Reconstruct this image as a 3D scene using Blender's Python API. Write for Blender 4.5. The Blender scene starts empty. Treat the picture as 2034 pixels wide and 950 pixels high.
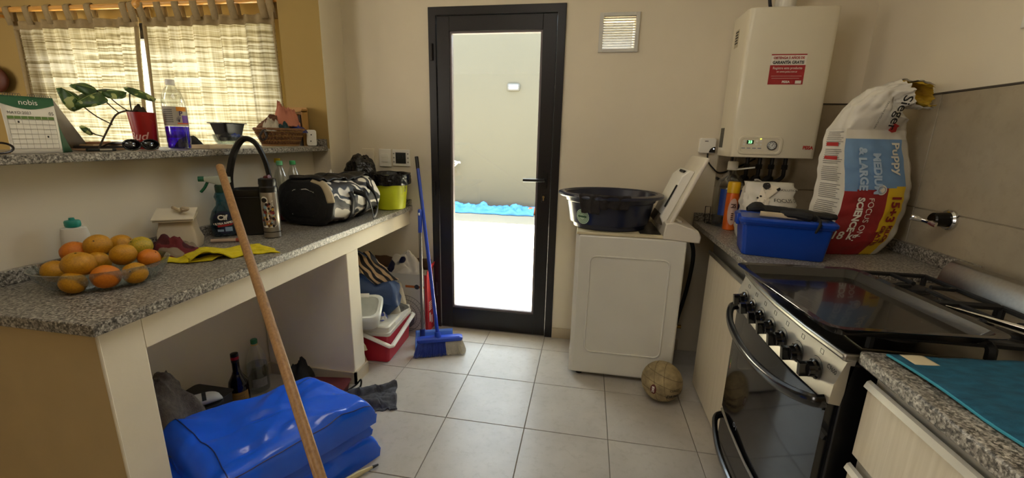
import bpy, bmesh, math, random
from mathutils import Vector as V, Matrix, noise
R = random.Random(11)
PI = math.pi
sc = bpy.context.scene
col = sc.collection
S, C_ = math.sin, math.cos

# ------------------------------------------------------------------ camera, sky, sun, lights, exposure
def s2l(c):
    return tuple((x / 12.92 if x <= .04045 else ((x + .055) / 1.055) ** 2.4) for x in c)
def hx(h):
    return s2l(tuple(int(h[i:i + 2], 16) / 255 for i in (0, 2, 4)))

cam_d = bpy.data.cameras.new('camera'); cam = bpy.data.objects.new('camera', cam_d); col.objects.link(cam)
cam_d.sensor_fit = 'HORIZONTAL'; cam_d.sensor_width = 36.0; cam_d.lens = 36.0 * 834.2 / 2034
cam_d.clip_start = .02; cam_d.clip_end = 100
yaw, pit, rol = .171, .237, .022
fw = V((-S(yaw) * C_(pit), C_(yaw) * C_(pit), -S(pit)))
rt = fw.cross(V((0, 0, 1))).normalized(); up = rt.cross(fw)
rt, up = C_(rol) * rt + S(rol) * up, -S(rol) * rt + C_(rol) * up
cam.matrix_world = Matrix(((rt.x, up.x, -fw.x, .624), (rt.y, up.y, -fw.y, -2.567), (rt.z, up.z, -fw.z, 1.380), (0, 0, 0, 1)))
sc.camera = cam

w = bpy.data.worlds.new('sky'); sc.world = w; w.use_nodes = True
bg = w.node_tree.nodes['Background']; bg.inputs[0].default_value = (.80, .90, 1.0, 1); bg.inputs[1].default_value = 5.2

def light(name, typ, loc, tgt, energy, colr, size=(1, 1)):
    d = bpy.data.lights.new(name, typ); o = bpy.data.objects.new(name, d); col.objects.link(o)
    o.location = loc; o.rotation_euler = (V(tgt) - V(loc)).to_track_quat('-Z', 'Y').to_euler()
    d.energy = energy; d.color = colr
    if typ == 'AREA': d.shape = 'RECTANGLE'; d.size, d.size_y = size
    return o
sun = light('sun', 'SUN', (2, 9, 12), (0.55, 6.0, 4.9), 125.0, (1, .96, .88)); sun.data.angle = .01
sun.rotation_euler = (V((-.25, -.34, -.95))).to_track_quat('-Z', 'Y').to_euler()
# soft fill lamp added below the ceiling, out of frame, to brighten the room
light('ceiling_fill_light', 'AREA', (.45, -1.95, 2.63), (.45, -1.95, 0), 6, (1, .95, .86), (1.2, .9))
# warm fill lamps added in the unseen space behind and left, without windows
light('rear_fill_light', 'AREA', (-3.6, -5.75, 1.5), (-.2, 0, 1.0), 38, (1, .93, .84), (1.7, 1.7))
light('side_fill_light', 'AREA', (-4.85, -2.6, 1.6), (0, -1.5, 1.2), 26, (1, .86, .66), (2.4, 1.5))
sc.view_settings.view_transform = 'Standard'; sc.view_settings.look = 'None'
sc.view_settings.exposure = 0.92; sc.view_settings.gamma = 1.0; sc.view_settings.use_curve_mapping = False
sc.cycles.max_bounces = 10; sc.cycles.diffuse_bounces = 6; sc.cycles.transparent_max_bounces = 16
sc.cycles.sample_clamp_indirect = 6.0; sc.cycles.caustics_reflective = False; sc.cycles.caustics_refractive = False
sc.cycles.use_denoising = True

# ------------------------------------------------------------------ materials
MATS = {}
def nt(name):
    m = bpy.data.materials.new(name); m.use_nodes = True; t = m.node_tree
    return m, t, t.nodes['Principled BSDF'], (lambda k: t.nodes.new('ShaderNode' + k)), t.links.new
def coords(N, L, scale=(1, 1, 1), kind='Object'):
    tc = N('TexCoord'); mp = N('Mapping'); L(tc.outputs[kind], mp.inputs[0]); mp.inputs['Scale'].default_value = scale
    return mp.outputs[0]
def mixc(t, N, L, fac, a, b):
    mx = N('Mix'); mx.data_type = 'RGBA'
    if fac is not None:
        L(fac, mx.inputs[0]) if not isinstance(fac, float) else setattr(mx.inputs[0], 'default_value', fac)
    for i, c in ((6, a), (7, b)):
        if isinstance(c, (tuple, list)): mx.inputs[i].default_value = (*c[:3], 1)
        else: L(c, mx.inputs[i])
    return mx.outputs[2]
def ramp(N, L, src, stops):
    r = N('ValToRGB'); L(src, r.inputs[0]); e = r.color_ramp.elements
    while len(e) < len(stops): e.new(.5)
    for k, (p, c) in enumerate(stops):
        e[k].position = p; e[k].color = (*c, 1) if len(c) == 3 else c
    return r.outputs[0]
def nz(N, L, vec, scale, detail=4, rough=.55):
    n = N('TexNoise'); L(vec, n.inputs['Vector']); n.inputs['Scale'].default_value = scale
    n.inputs['Detail'].default_value = detail; n.inputs['Roughness'].default_value = rough
    return n.outputs[0]
def addbump(N, L, b, src, strength, dist=.002):
    bp = N('Bump'); bp.inputs['Strength'].default_value = strength; bp.inputs['Distance'].default_value = dist
    L(src, bp.inputs['Height']); L(bp.outputs[0], b.inputs['Normal'])
def mat(name, c, rough=.5, metal=0, var=.06, vs=6, bump=0, bs=60, spec=.5, coat=0, em=0, stretch=(1, 1, 1), bd=.002):
    """one plain surface: colour with a little mottling, optional fine relief"""
    if name in MATS: return MATS[name]
    m, t, b, N, L = nt(name); c = hx(c) if isinstance(c, str) else c
    vec = coords(N, L, stretch)
    if var:
        n = nz(N, L, vec, vs)
        L(ramp(N, L, n, [(.25, tuple(x * (1 - var) for x in c)), (.75, tuple(min(1, x * (1 + var)) for x in c))]), b.inputs['Base Color'])
    else: b.inputs['Base Color'].default_value = (*c, 1)
    b.inputs['Roughness'].default_value = rough; b.inputs['Metallic'].default_value = metal
    b.inputs['Specular IOR Level'].default_value = spec; b.inputs['Coat Weight'].default_value = coat
    if em: b.inputs['Emission Color'].default_value = (*c, 1); b.inputs['Emission Strength'].default_value = em
    if bump: addbump(N, L, b, nz(N, L, vec, bs, 3), bump, bd)
    MATS[name] = m; return m
def thin_glass(name, tint=(1, 1, 1), refl=.08, edge=.35, rough=.02):
    if name in MATS: return MATS[name]
    m, t, b, N, L = nt(name); t.nodes.remove(b); out = t.nodes['Material Output']
    tr = N('BsdfTransparent'); tr.inputs[0].default_value = (*tint, 1)
    gl = N('BsdfGlossy'); gl.inputs['Roughness'].default_value = rough; gl.inputs[0].default_value = (.95, .97, 1, 1)
    lw = N('LayerWeight'); lw.inputs[0].default_value = .35
    ma = N('MapRange'); L(lw.outputs['Facing'], ma.inputs[0]); ma.inputs[3].default_value = refl * .5; ma.inputs[4].default_value = edge
    mx = N('MixShader'); L(ma.outputs[0], mx.inputs[0]); L(tr.outputs[0], mx.inputs[1]); L(gl.outputs[0], mx.inputs[2])
    L(mx.outputs[0], out.inputs[0]); MATS[name] = m; return m
def granite(name):
    m, t, b, N, L = nt(name); vec = coords(N, L)
    vo = N('TexVoronoi'); L(vec, vo.inputs['Vector']); vo.inputs['Scale'].default_value = 210
    n = nz(N, L, vec, 120, 5, .7)
    base = ramp(N, L, vo.outputs['Color'], [(.22, hx('1c1b17')), (.46, hx('524d46')), (.68, hx('9c958a')), (.92, hx('d8d2c6'))])
    L(mixc(t, N, L, n, base, ramp(N, L, n, [(.38, hx('26251f')), (.52, hx('857f74')), (.65, hx('d8d2c6'))])), b.inputs['Base Color'])
    b.inputs['Roughness'].default_value = .38; MATS[name] = m; return m
def tile_mat(name, c1, c2, rough, dirt='8a7f6c'):
    m, t, b, N, L = nt(name); vec = coords(N, L); oi = N('ObjectInfo')
    va = N('VectorMath'); va.operation = 'ADD'; L(vec, va.inputs[0]); L(oi.outputs['Location'], va.inputs[1])
    n = nz(N, L, va.outputs[0], 4, 7, .62); n2 = nz(N, L, va.outputs[0], 26, 5, .7)
    a = ramp(N, L, n, [(.3, hx(c1)), (.7, hx(c2))])
    L(mixc(t, N, L, ramp(N, L, n2, [(.52, (0, 0, 0)), (.85, (.5, .5, .5))]), a, hx(dirt)), b.inputs['Base Color'])
    b.inputs['Roughness'].default_value = rough; addbump(N, L, b, n2, .12, .001); MATS[name] = m; return m
def grain(name, c1, c2, scale=(40, 40, 1.5), rough=.45):
    m, t, b, N, L = nt(name); vec = coords(N, L, scale); n = nz(N, L, vec, 2.2, 6, .6)
    L(ramp(N, L, n, [(.3, hx(c1)), (.7, hx(c2))]), b.inputs['Base Color'])
    b.inputs['Roughness'].default_value = rough; addbump(N, L, b, n, .1, .0006); MATS[name] = m; return m
def patch(name, cols, scale, rough=.6, stops=(.42, .55), bump=.15):
    m, t, b, N, L = nt(name); vec = coords(N, L); n = nz(N, L, vec, scale, 1.5, .4)
    st = [(0, hx(cols[0]))]; 
    for p, c in zip(stops, cols[1:]): st += [(p - .012, st[-1][1]), (p, hx(c))]
    L(ramp(N, L, n, st), b.inputs['Base Color']); b.inputs['Roughness'].default_value = rough
    addbump(N, L, b, nz(N, L, vec, 140, 2), bump, .001); MATS[name] = m; return m
def curtain_mat(name):
    m, t, b, N, L = nt(name); t.nodes.remove(b); out = t.nodes['Material Output']
    vec = coords(N, L, (1.6, 1.6, 85)); h = nz(N, L, vec, 1.0, 2, .5)
    vec2 = coords(N, L, (60, 60, 1.5)); v = nz(N, L, vec2, 1.0, 2, .5)
    mu = N('Math'); mu.operation = 'MULTIPLY_ADD'; L(v, mu.inputs[0]); mu.inputs[1].default_value = .22; mh = N('Math'); mh.operation = 'MULTIPLY'; L(h, mh.inputs[0]); mh.inputs[1].default_value = .78; L(mh.outputs[0], mu.inputs[2])
    c = ramp(N, L, mu.outputs[0], [(.38, hx('7b6f52')), (.48, hx('aba184')), (.60, hx('d8d2bf'))])
    df = N('BsdfDiffuse'); L(c, df.inputs[0]); tl = N('BsdfTranslucent'); L(c, tl.inputs[0])
    mx = N('MixShader'); mx.inputs[0].default_value = .5; L(df.outputs[0], mx.inputs[1]); L(tl.outputs[0], mx.inputs[2])
    tp = N('BsdfTransparent'); tp.inputs[0].default_value = (.85, .83, .76, 1)
    f = N('MapRange'); L(h, f.inputs[0]); f.inputs[1].default_value = .46; f.inputs[2].default_value = .64; f.inputs[3].default_value = .02; f.inputs[4].default_value = .22
    m2 = N('MixShader'); L(f.outputs[0], m2.inputs[0]); L(mx.outputs[0], m2.inputs[1]); L(tp.outputs[0], m2.inputs[2])
    L(m2.outputs[0], out.inputs[0]); MATS[name] = m; return m
def stripes(name, c1, c2, scale, direction=(1, 0, 0), rough=.7):
    m, t, b, N, L = nt(name); tc = N('TexCoord'); dp = N('VectorMath'); dp.operation = 'DOT_PRODUCT'
    L(tc.outputs['Object'], dp.inputs[0]); dp.inputs[1].default_value = direction
    mu = N('Math'); mu.operation = 'MULTIPLY'; mu.inputs[1].default_value = scale; L(dp.outputs['Value'], mu.inputs[0])
    fr = N('Math'); fr.operation = 'FRACT'; L(mu.outputs[0], fr.inputs[0])
    L(ramp(N, L, fr.outputs[0], [(0, hx(c1)), (.48, hx(c1)), (.52, hx(c2)), (1, hx(c2))]), b.inputs['Base Color'])
    b.inputs['Roughness'].default_value = rough; MATS[name] = m; return m

wall_m = mat('cream_wall_paint', 'dcd2bd', .85, var=.03, vs=3, bump=.05, bs=150)
wall_l = mat('ochre_wall_paint', 'a88f55', .85, var=.03, vs=3, bump=.05, bs=150)
plast_m = mat('counter_plaster', 'e6dcc6', .8, var=.05, vs=5, bump=.12, bs=70)
ceil_m = mat('ceiling_white', 'e9e4d8', .9, var=0)
gran = granite('granite_speckled')
tile_f = tile_mat('floor_tile', 'a8a29a', 'b8b3ab', .34)
grout = mat('floor_grout', '6d665c', .9)
tile_w = tile_mat('wall_tile_taupe', '9a8f7a', 'ab9f88', .4, '857a66')
grout_w = mat('wall_grout', 'b5aa92', .9)
blk = mat('black_door_paint', '161314', .38, var=.1)
bplas = mat('black_plastic', '0f0f10', .35)
bmatte = mat('black_matte', '111111', .75, var=.2, bump=.2, bs=90)
steel = mat('brushed_steel', 'a9a59c', .33, 1, var=.08, vs=3, stretch=(1, 30, 30))
chrome = mat('chrome', 'd8d8d8', .1, 1, var=0)
alu = mat('aluminium', 'b9b9b5', .35, 1, var=.04)
white_p = mat('white_plastic', 'e6e3da', .4, var=.03)
white_e = mat('white_enamel', 'dcdad0', .32, var=.03, coat=.3)
lam = grain('pale_wood_laminate', 'cfc4ac', 'ddd3bd', (45, 45, 1.6))
stickm = grain('beech_wood', '7f5a32', 'a27a48', (60, 60, 3), .5)
rodm = grain('varnished_pine', 'c98f3f', 'e3b063', (3, 60, 60), .35)
glass = thin_glass('window_glass', (.96, .98, .97), .06, .22)
clear = thin_glass('clear_plastic_film', (.93, .95, .94), .12, .5)
bowlg = thin_glass('bowl_glass', (.82, .86, .85), .12, .55)
red = mat('red_plastic', 'b3142a', .4)
blue = mat('blue_plastic', '1d4fd0', .35)
paper = mat('white_paper', 'e4dfd2', .8, var=.04)
ink = mat('black_ink', '151515', .7, var=0)
redink = mat('red_ink', 'a8201f', .6, var=0)
whiteink = mat('white_ink', 'eeeae0', .6, var=0)

# ------------------------------------------------------------------ mesh helpers (all in world coordinates)
MW = {}
def nb(): return bmesh.new()
def box(bm, x0, x1, y0, y1, z0, z1, mtx=None):
    vs = [bm.verts.new((x, y, z)) for z in (z0, z1) for x, y in ((x0, y0), (x1, y0), (x1, y1), (x0, y1))]
    if mtx:
        for v in vs: v.co = mtx @ v.co
    for f in ((3, 2, 1, 0), (4, 5, 6, 7), (0, 1, 5, 4), (1, 2, 6, 5), (2, 3, 7, 6), (3, 0, 4, 7)): bm.faces.new([vs[i] for i in f])
    return bm
def B(*a, **k): return box(nb(), *a, **k)
def prism(bm, pts, axis, a, b, mtx=None):
    f = {'x': lambda p, t: (t, p[0], p[1]), 'y': lambda p, t: (p[0], t, p[1]), 'z': lambda p, t: (p[0], p[1], t)}[axis]
    A = [bm.verts.new(f(p, a)) for p in pts]; Bv = [bm.verts.new(f(p, b)) for p in pts]
    if mtx:
        for v in A + Bv: v.co = mtx @ v.co
    n = len(pts); bm.faces.new(A[::-1]); bm.faces.new(Bv)
    for i in range(n): bm.faces.new((A[i], A[(i + 1) % n], Bv[(i + 1) % n], Bv[i]))
    bmesh.ops.recalc_face_normals(bm, faces=bm.faces[:]); return bm
def tube(bm, pts, r, seg=8, flat=1.0, cap=True, closed=False, upv=None):
    pts = [V(p) for p in pts]; n = len(pts); rs = r if isinstance(r, (list, tuple)) else [r] * n
    rings = []; prev = None
    for i, p in enumerate(pts):
        if closed: t = pts[(i + 1) % n] - pts[i - 1]
        else: t = pts[min(i + 1, n - 1)] - pts[max(i - 1, 0)]
        t.normalize()
        if prev is None:
            a = V(upv) if upv else (V((0, 0, 1)) if abs(t.z) < .9 else V((1, 0, 0)))
            a = (a - t * a.dot(t)).normalized()
        else: a = (prev - t * prev.dot(t)).normalized()
        prev = a; b = t.cross(a)
        rings.append([bm.verts.new(p + a * (C_(2 * PI * k / seg) * rs[i]) + b * (S(2 * PI * k / seg) * rs[i] * flat)) for k in range(seg)])
    for i in range(n if closed else n - 1):
        A, Bq = rings[i], rings[(i + 1) % n]
        for k in range(seg): bm.faces.new((A[k], A[(k + 1) % seg], Bq[(k + 1) % seg], Bq[k]))
    if cap and not closed: bm.faces.new(rings[0][::-1]); bm.faces.new(rings[-1])
    return bm
def curve(pts, n=6):
    """Catmull-Rom through the points"""
    P = [V(p) for p in pts]; out = []
    for i in range(len(P) - 1):
        a, b, c, d = P[max(i - 1, 0)], P[i], P[i + 1], P[min(i + 2, len(P) - 1)]
        for k in range(n):
            t = k / n
            out.append(.5 * ((2 * b) + (c - a) * t + (2 * a - 5 * b + 4 * c - d) * t * t + (3 * b - a - 3 * c + d) * t ** 3))
    return out + [P[-1]]
def lathe(bm, prof, c=(0, 0, 0), seg=24, sx=1, sy=1, rz=0, cap=True, sq=0):
    """profile (radius, z); sq>0 squares the section"""
    rings = []
    for r_, z in prof:
        ring = []
        for k in range(seg):
            a = 2 * PI * k / seg; x, y = C_(a), S(a)
            if sq:
                q = (abs(x) ** sq + abs(y) ** sq) ** (-1 / sq); x, y = x * q, y * q
            x, y = x * r_ * sx, y * r_ * sy
            ring.append(bm.verts.new((c[0] + x * C_(rz) - y * S(rz), c[1] + x * S(rz) + y * C_(rz), c[2] + z)))
        rings.append(ring)
    for A, Bq in zip(rings, rings[1:]):
        for k in range(seg): bm.faces.new((A[k], A[(k + 1) % seg], Bq[(k + 1) % seg], Bq[k]))
    if cap: bm.faces.new(rings[0][::-1]); bm.faces.new(rings[-1])
    return bm
def sheet(bm, nu, nv, fn, wrap=False):
    g = [[bm.verts.new(fn(i / (nu if wrap else nu - 1), j / (nv - 1))) for i in range(nu)] for j in range(nv)]
    for j in range(nv - 1):
        for i in range(nu if wrap else nu - 1):
            k = (i + 1) % nu
            bm.faces.new((g[j][i], g[j][k], g[j + 1][k], g[j + 1][i]))
    return g
def nse(x, y, z=0, s=1.0): return noise.noise(V((x * s, y * s, z * s)))
def disp(bm, amp, sc_, seed=0):
    bm.normal_update()
    for v, n in [(v, v.normal.copy()) for v in bm.verts]:
        v.co += n * amp * noise.noise(v.co * sc_ + V((seed, seed * 2, 0)))
def ball(bm, c, r, sub=3, scale=(1, 1, 1)):
    vs = bmesh.ops.create_icosphere(bm, subdivisions=sub, radius=r)['verts']
    for v in vs: v.co = V((v.co.x * scale[0] + c[0], v.co.y * scale[1] + c[1], v.co.z * scale[2] + c[2]))
    return vs
def O(name, bm, m, parent=None, bevel=0, solid=0, sub=0, ang=.6, seg=2, offs=-1):
    me = bpy.data.meshes.new(name)
    if parent is not None:
        inv = MW[parent].inverted()
        for v in bm.verts: v.co = inv @ v.co
        loc = None
    else:
        xs = [v.co for v in bm.verts]
        loc = V(((min(p.x for p in xs) + max(p.x for p in xs)) / 2, (min(p.y for p in xs) + max(p.y for p in xs)) / 2, min(p.z for p in xs)))
        for v in bm.verts: v.co -= loc
    bm.normal_update(); bm.to_mesh(me); bm.free()
    for k in (m if isinstance(m, (list, tuple)) else [m]): me.materials.append(k)
    me.polygons.foreach_set('use_smooth', [True] * len(me.polygons)); me.set_sharp_from_angle(angle=ang)
    o = bpy.data.objects.new(name, me); col.objects.link(o)
    if parent is not None: o.parent = parent; MW[o] = MW[parent].copy()
    else: o.location = loc; MW[o] = Matrix.Translation(loc)
    if solid: md = o.modifiers.new('thickness', 'SOLIDIFY'); md.thickness = solid; md.offset = offs
    if bevel:
        md = o.modifiers.new('bevel', 'BEVEL'); md.width = bevel; md.segments = seg; md.limit_method = 'ANGLE'; md.angle_limit = .6
        md.harden_normals = False
    if sub: md = o.modifiers.new('smooth', 'SUBSURF'); md.levels = sub; md.render_levels = sub
    return o
def tag(o, label, cat, group=None):
    o['label'] = label; o['category'] = cat
    if group: o['group'] = group
    return o
def thing(name, label, cat, loc, group=None):
    o = bpy.data.objects.new(name, None); col.objects.link(o); o.location = loc; o.empty_display_size = .05
    MW[o] = Matrix.Translation(V(loc)); return tag(o, label, cat, group)
def struct(name, bm, m, **k):
    o = O(name, bm, m, **k); o['kind'] = 'structure'; return o
def text(name, s, size, m, parent, fn, align='CENTER', bold=0, shear=0, spacing=1.0, xs=1.0, cut=0):
    """lettering laid on a surface: fn(x, y) gives the point in the world"""
    cu = bpy.data.curves.new('lettering', 'FONT'); cu.body = s; cu.size = size; cu.align_x = align; cu.align_y = 'CENTER'
    cu.offset = bold; cu.shear = shear; cu.resolution_u = 3; cu.space_character = spacing
    ob = bpy.data.objects.new('lettering', cu); me = bpy.data.meshes.new_from_object(ob)
    bm = nb(); bm.from_mesh(me); bpy.data.objects.remove(ob); bpy.data.curves.remove(cu); bpy.data.meshes.remove(me)
    bmesh.ops.triangulate(bm, faces=bm.faces[:])
    if cut: bmesh.ops.subdivide_edges(bm, edges=[e for e in bm.edges if e.calc_length() > cut], cuts=1, use_grid_fill=False)
    for v in bm.verts: v.co = fn(v.co.x * xs, v.co.y)
    return O(name, bm, m, parent)
def plane_fn(o, ex, ey):
    o, ex, ey = V(o), V(ex).normalized(), V(ey).normalized()
    return lambda x, y: o + ex * x + ey * y
def card(bm, fn, x0, x1, y0, y1, nrm, t=.0006):
    """a thin printed label lying on a surface"""
    n = V(nrm) * t
    a = [fn(x0, y0), fn(x1, y0), fn(x1, y1), fn(x0, y1)]
    lo = [bm.verts.new(p) for p in a]; hi = [bm.verts.new(p + n) for p in a]
    bm.faces.new(hi); bm.faces.new(lo[::-1])
    for i in range(4): bm.faces.new((lo[i], lo[(i + 1) % 4], hi[(i + 1) % 4], hi[i]))
    bmesh.ops.recalc_face_normals(bm, faces=bm.faces[:]); return bm
def copies(src, parent, locs):
    """share one piece's mesh between alike pieces (offsets from the first)"""
    out = [src]
    for l in locs:
        c = src.copy(); col.objects.link(c); c.parent = parent; c.location = V(src.location) + V(l); out.append(c)
    return out
YW, XR = .20, 2.10        # door wall, right wall
ZC = .90                  # worktops

# ------------------------------------------------------------------ the setting
def holed(x0, x1, z0, z1, y0, y1, holes):
    bm = nb(); xs = sorted({x0, x1, *[h[0] for h in holes], *[h[1] for h in holes]}); zs = sorted({z0, z1, *[h[2] for h in holes], *[h[3] for h in holes]})
    def vert(x, y, z, d={}):
        return d.setdefault((x, y, z, id(bm)), None) or d.__setitem__((x, y, z, id(bm)), bm.verts.new((x, y, z))) or d[(x, y, z, id(bm))]
    solid = {}
    for i in range(len(xs) - 1):
        for k in range(len(zs) - 1):
            cx, cz = (xs[i] + xs[i + 1]) / 2, (zs[k] + zs[k + 1]) / 2
            solid[i, k] = not any(h[0] < cx < h[1] and h[2] < cz < h[3] for h in holes)
    for (i, k), s in solid.items():
        if not s: continue
        a, b, c, d = xs[i], xs[i + 1], zs[k], zs[k + 1]
        for y, rev in ((y0, 0), (y1, 1)):
            q = [vert(a, y, c), vert(b, y, c), vert(b, y, d), vert(a, y, d)]; bm.faces.new(q[::-1] if rev else q)
        for (di, dk), p in (((-1, 0), ((a, c), (a, d))), ((1, 0), ((b, c), (b, d))), ((0, -1), ((a, c), (b, c))), ((0, 1), ((a, d), (b, d)))):
            if not solid.get((i + di, k + dk), False):
                (p0, r0), (p1, r1) = p
                bm.faces.new((vert(p0, y0, r0), vert(p1, y0, r1), vert(p1, y1, r1), vert(p0, y1, r0)))
    bmesh.ops.recalc_face_normals(bm, faces=bm.faces[:]); return bm
DX0, DX1, DZ = -.421, .447, 2.164                     # door opening
wb = struct('wall_back', holed(-5.0, 2.35, -.02, 2.7, YW, YW + .17, [(DX0, DX1, -.02, DZ), (.668, .853, 1.905, 2.085), (-3.45, -1.52, .92, 2.155), (-1.2, -1.2, 0, 0)]), [wall_m, wall_l])
for p in wb.data.polygons:
    if (MW[wb] @ p.center).x < -1.2: p.material_index = 1
struct('wall_right', B(XR, XR + .15, -6.0, YW, -.02, 2.7), wall_m)
wl = struct('wall_left', B(-1.36, -1.145, -2.75, -.04, 0, 1.27), wall_m)
wp_ = struct('wall_pillar', box(B(-1.30, -1.02, -.04, YW, 1.285, 2.65), -1.30, -1.02, -.04, YW, 0, 1.285), [wall_m, wall_l])
for p in wp_.data.polygons:
    if p.normal.x < .5 and p.center.z > 1.3: p.material_index = 1      # the pillar is painted ochre towards the side room
struct('wall_side_room', B(-5.15, -5.0, -6.0, YW, -.02, 2.7), wall_l)
struct('wall_rear', B(-5.0, XR, -6.15, -6.0, -.02, 2.7), wall_l)
struct('ceiling', B(-5.15, XR + .15, -6.15, YW + .17, 2.65, 2.75), ceil_m)
fl = struct('floor', B(-5.0, XR, -6.0, YW, -.06, -.003), grout)
# floor tiles, 40 cm, each a piece
def tile_bm(x0, x1, y0, y1, z1=0.0, g=.0018, z0=-.004, b=.0012):
    bm = nb(); x0 += g; x1 -= g; y0 += g; y1 -= g
    lo = [bm.verts.new((x, y, z0)) for x, y in ((x0, y0), (x1, y0), (x1, y1), (x0, y1))]
    mi = [bm.verts.new((x, y, z1 - b)) for x, y in ((x0, y0), (x1, y0), (x1, y1), (x0, y1))]
    hi = [bm.verts.new((x, y, z1)) for x, y in ((x0 + b, y0 + b), (x1 - b, y0 + b), (x1 - b, y1 - b), (x0 + b, y1 - b))]
    bm.faces.new(hi)
    for A, Bq in ((lo, mi), (mi, hi)):
        for i in range(4): bm.faces.new((A[i], A[(i + 1) % 4], Bq[(i + 1) % 4], Bq[i]))
    return bm
t0 = O('tile', tile_bm(0, .4, -.4, 0), tile_f, fl)
copies(t0, fl, [(i * .4, -j * .4, 0) for i in range(-3, 5) for j in range(0, 8) if (i, j) != (0, 0)])
t1 = O('tile', tile_bm(0, .4, 0, .2), tile_f, fl)
copies(t1, fl, [(i * .4, 0, 0) for i in range(-3, 5) if i])
t2 = O('tile', tile_bm(2.0, XR, -.4, 0), tile_f, fl)
copies(t2, fl, [(0, -.4 * j, 0) for j in range(1, 8)])
# taupe wall tiles above the right-hand worktop
wr = bpy.data.objects['wall_right']
def wtile(parent, bm): return O('tile', bm, tile_w, parent, bevel=.0015, seg=1)
gr = O('grout_bed', B(XR - .006, XR, -2.6, YW, .86, 1.598), grout_w, wr)
ys = [.198, -.405, -1.01, -1.615, -2.22, -2.6]
for a, b in zip(ys, ys[1:]):
    for z0, z1 in ((.86, 1.113), (1.117, 1.598)): wtile(wr, B(XR - .014, XR - .005, b + .002, a - .002, z0, z1))
O('edge_strip', B(XR - .016, XR, -2.6, YW, 1.599, 1.606), mat('dark_edge_strip', '4a4238', .6), wr)
O('grout_bed', B(1.40, XR - .014, YW - .006, YW, .86, 1.598), grout_w, wb)
for a, b in ((1.40, 1.498), (1.502, XR - .014)):
    for z0, z1 in ((.86, 1.113), (1.117, 1.598)): wtile(wb, B(a, b, YW - .014, YW - .005, z0, z1))
O('edge_strip', B(1.40, XR - .014, YW - .016, YW, 1.599, 1.606), mat('dark_edge_strip', '4a4238'), wb)
# baseboards
bbm = mat('beige_baseboard', 'b9ab92', .5)
struct('baseboard_back', B(.449, 1.30, YW - .012, YW, 0, .075), bbm, bevel=.002)
struct('baseboard_left', B(-1.14, -1.128, -1.65, -.62, 0, .075), bbm, bevel=.002)

# door
dr = struct('door_1', prism(nb(), [(DX0, 0), (DX0 + .05, 0), (DX0 + .05, DZ - .05), (DX1 - .05, DZ - .05), (DX1 - .05, 0), (DX1, 0), (DX1, DZ), (DX0, DZ)], 'y', YW - .012, YW + .06), blk, bevel=.003)
GX0, GX1, GZ0, GZ1 = -.284, .309, .158, 2.023
LX0, LX1, LZ0, LZ1 = DX0 + .053, DX1 - .053, .006, DZ - .053
leaf = nb()
for a in ((LX0, GX0, LZ0, LZ1), (GX1, LX1, LZ0, LZ1), (GX0, GX1, LZ0, GZ0), (GX0, GX1, GZ1, LZ1)): box(leaf, a[0], a[1], YW - .004, YW + .045, a[2], a[3])
lf = O('door_leaf', leaf, blk, dr, bevel=.002)
bead = nb()
for a in ((GX0, GX0 + .012, GZ0, GZ1), (GX1 - .012, GX1, GZ0, GZ1), (GX0 + .012, GX1 - .012, GZ0, GZ0 + .014), (GX0 + .012, GX1 - .012, GZ1 - .012, GZ1)): box(bead, a[0], a[1], YW + .004, YW + .04, a[2], a[3])
O('glazing_bead', bead, mat('grey_bead', '6b6264', .4), lf)
O('glass_pane', B(GX0 + .01, GX1 - .01, YW + .018, YW + .024, GZ0 + .01, GZ1 - .01), glass, lf)
for z in (1.90, 1.03, .30): O('hinge', tube(nb(), [(DX0 + .022, YW - .018, z - .05), (DX0 + .022, YW - .018, z + .05)], .009, 10), blk, dr)
hd = nb(); box(hd, .335, .372, YW - .016, YW - .004, 1.06, 1.16)
tube(hd, [(.352, YW - .012, 1.115), (.352, YW - .06, 1.115)], .009, 10); tube(hd, [(.36, YW - .06, 1.115), (.22, YW - .06, 1.113)], .011, 10)
O('handle', hd, bplas, lf)
kh = nb(); box(kh, .338, .366, YW - .010, YW - .004, .965, 1.025); O('lock_plate', kh, blk, lf, bevel=.003)
tube_k = tube(nb(), [(.352, YW - .016, 1.003), (.352, YW - .008, 1.003)], .008, 12); box(tube_k, .3475, .3565, YW - .0155, YW - .008, .978, 1.003)
O('lock_cylinder', tube_k, chrome, lf)

# window of the side room, behind the curtains
wn = struct('window_1', prism(nb(), [(-3.45, .92), (-3.40, .92), (-3.40, 2.03), (-1.57, 2.03), (-1.57, .92), (-1.52, .92), (-1.52, 2.155), (-3.45, 2.155)], 'y', YW + .06, YW + .13), blk)
O('frame_bar', B(-3.40, -1.57, YW + .06, YW + .13, .92, .97), blk, wn); O('frame_bar', B(-2.545, -2.50, YW + .06, YW + .13, .97, 2.03), blk, wn)
O('glass_pane', B(-3.40, -2.545, YW + .09, YW + .095, .97, 2.03), glass, wn); O('glass_pane', B(-2.50, -1.57, YW + .09, YW + .095, .97, 2.03), glass, wn)

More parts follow.
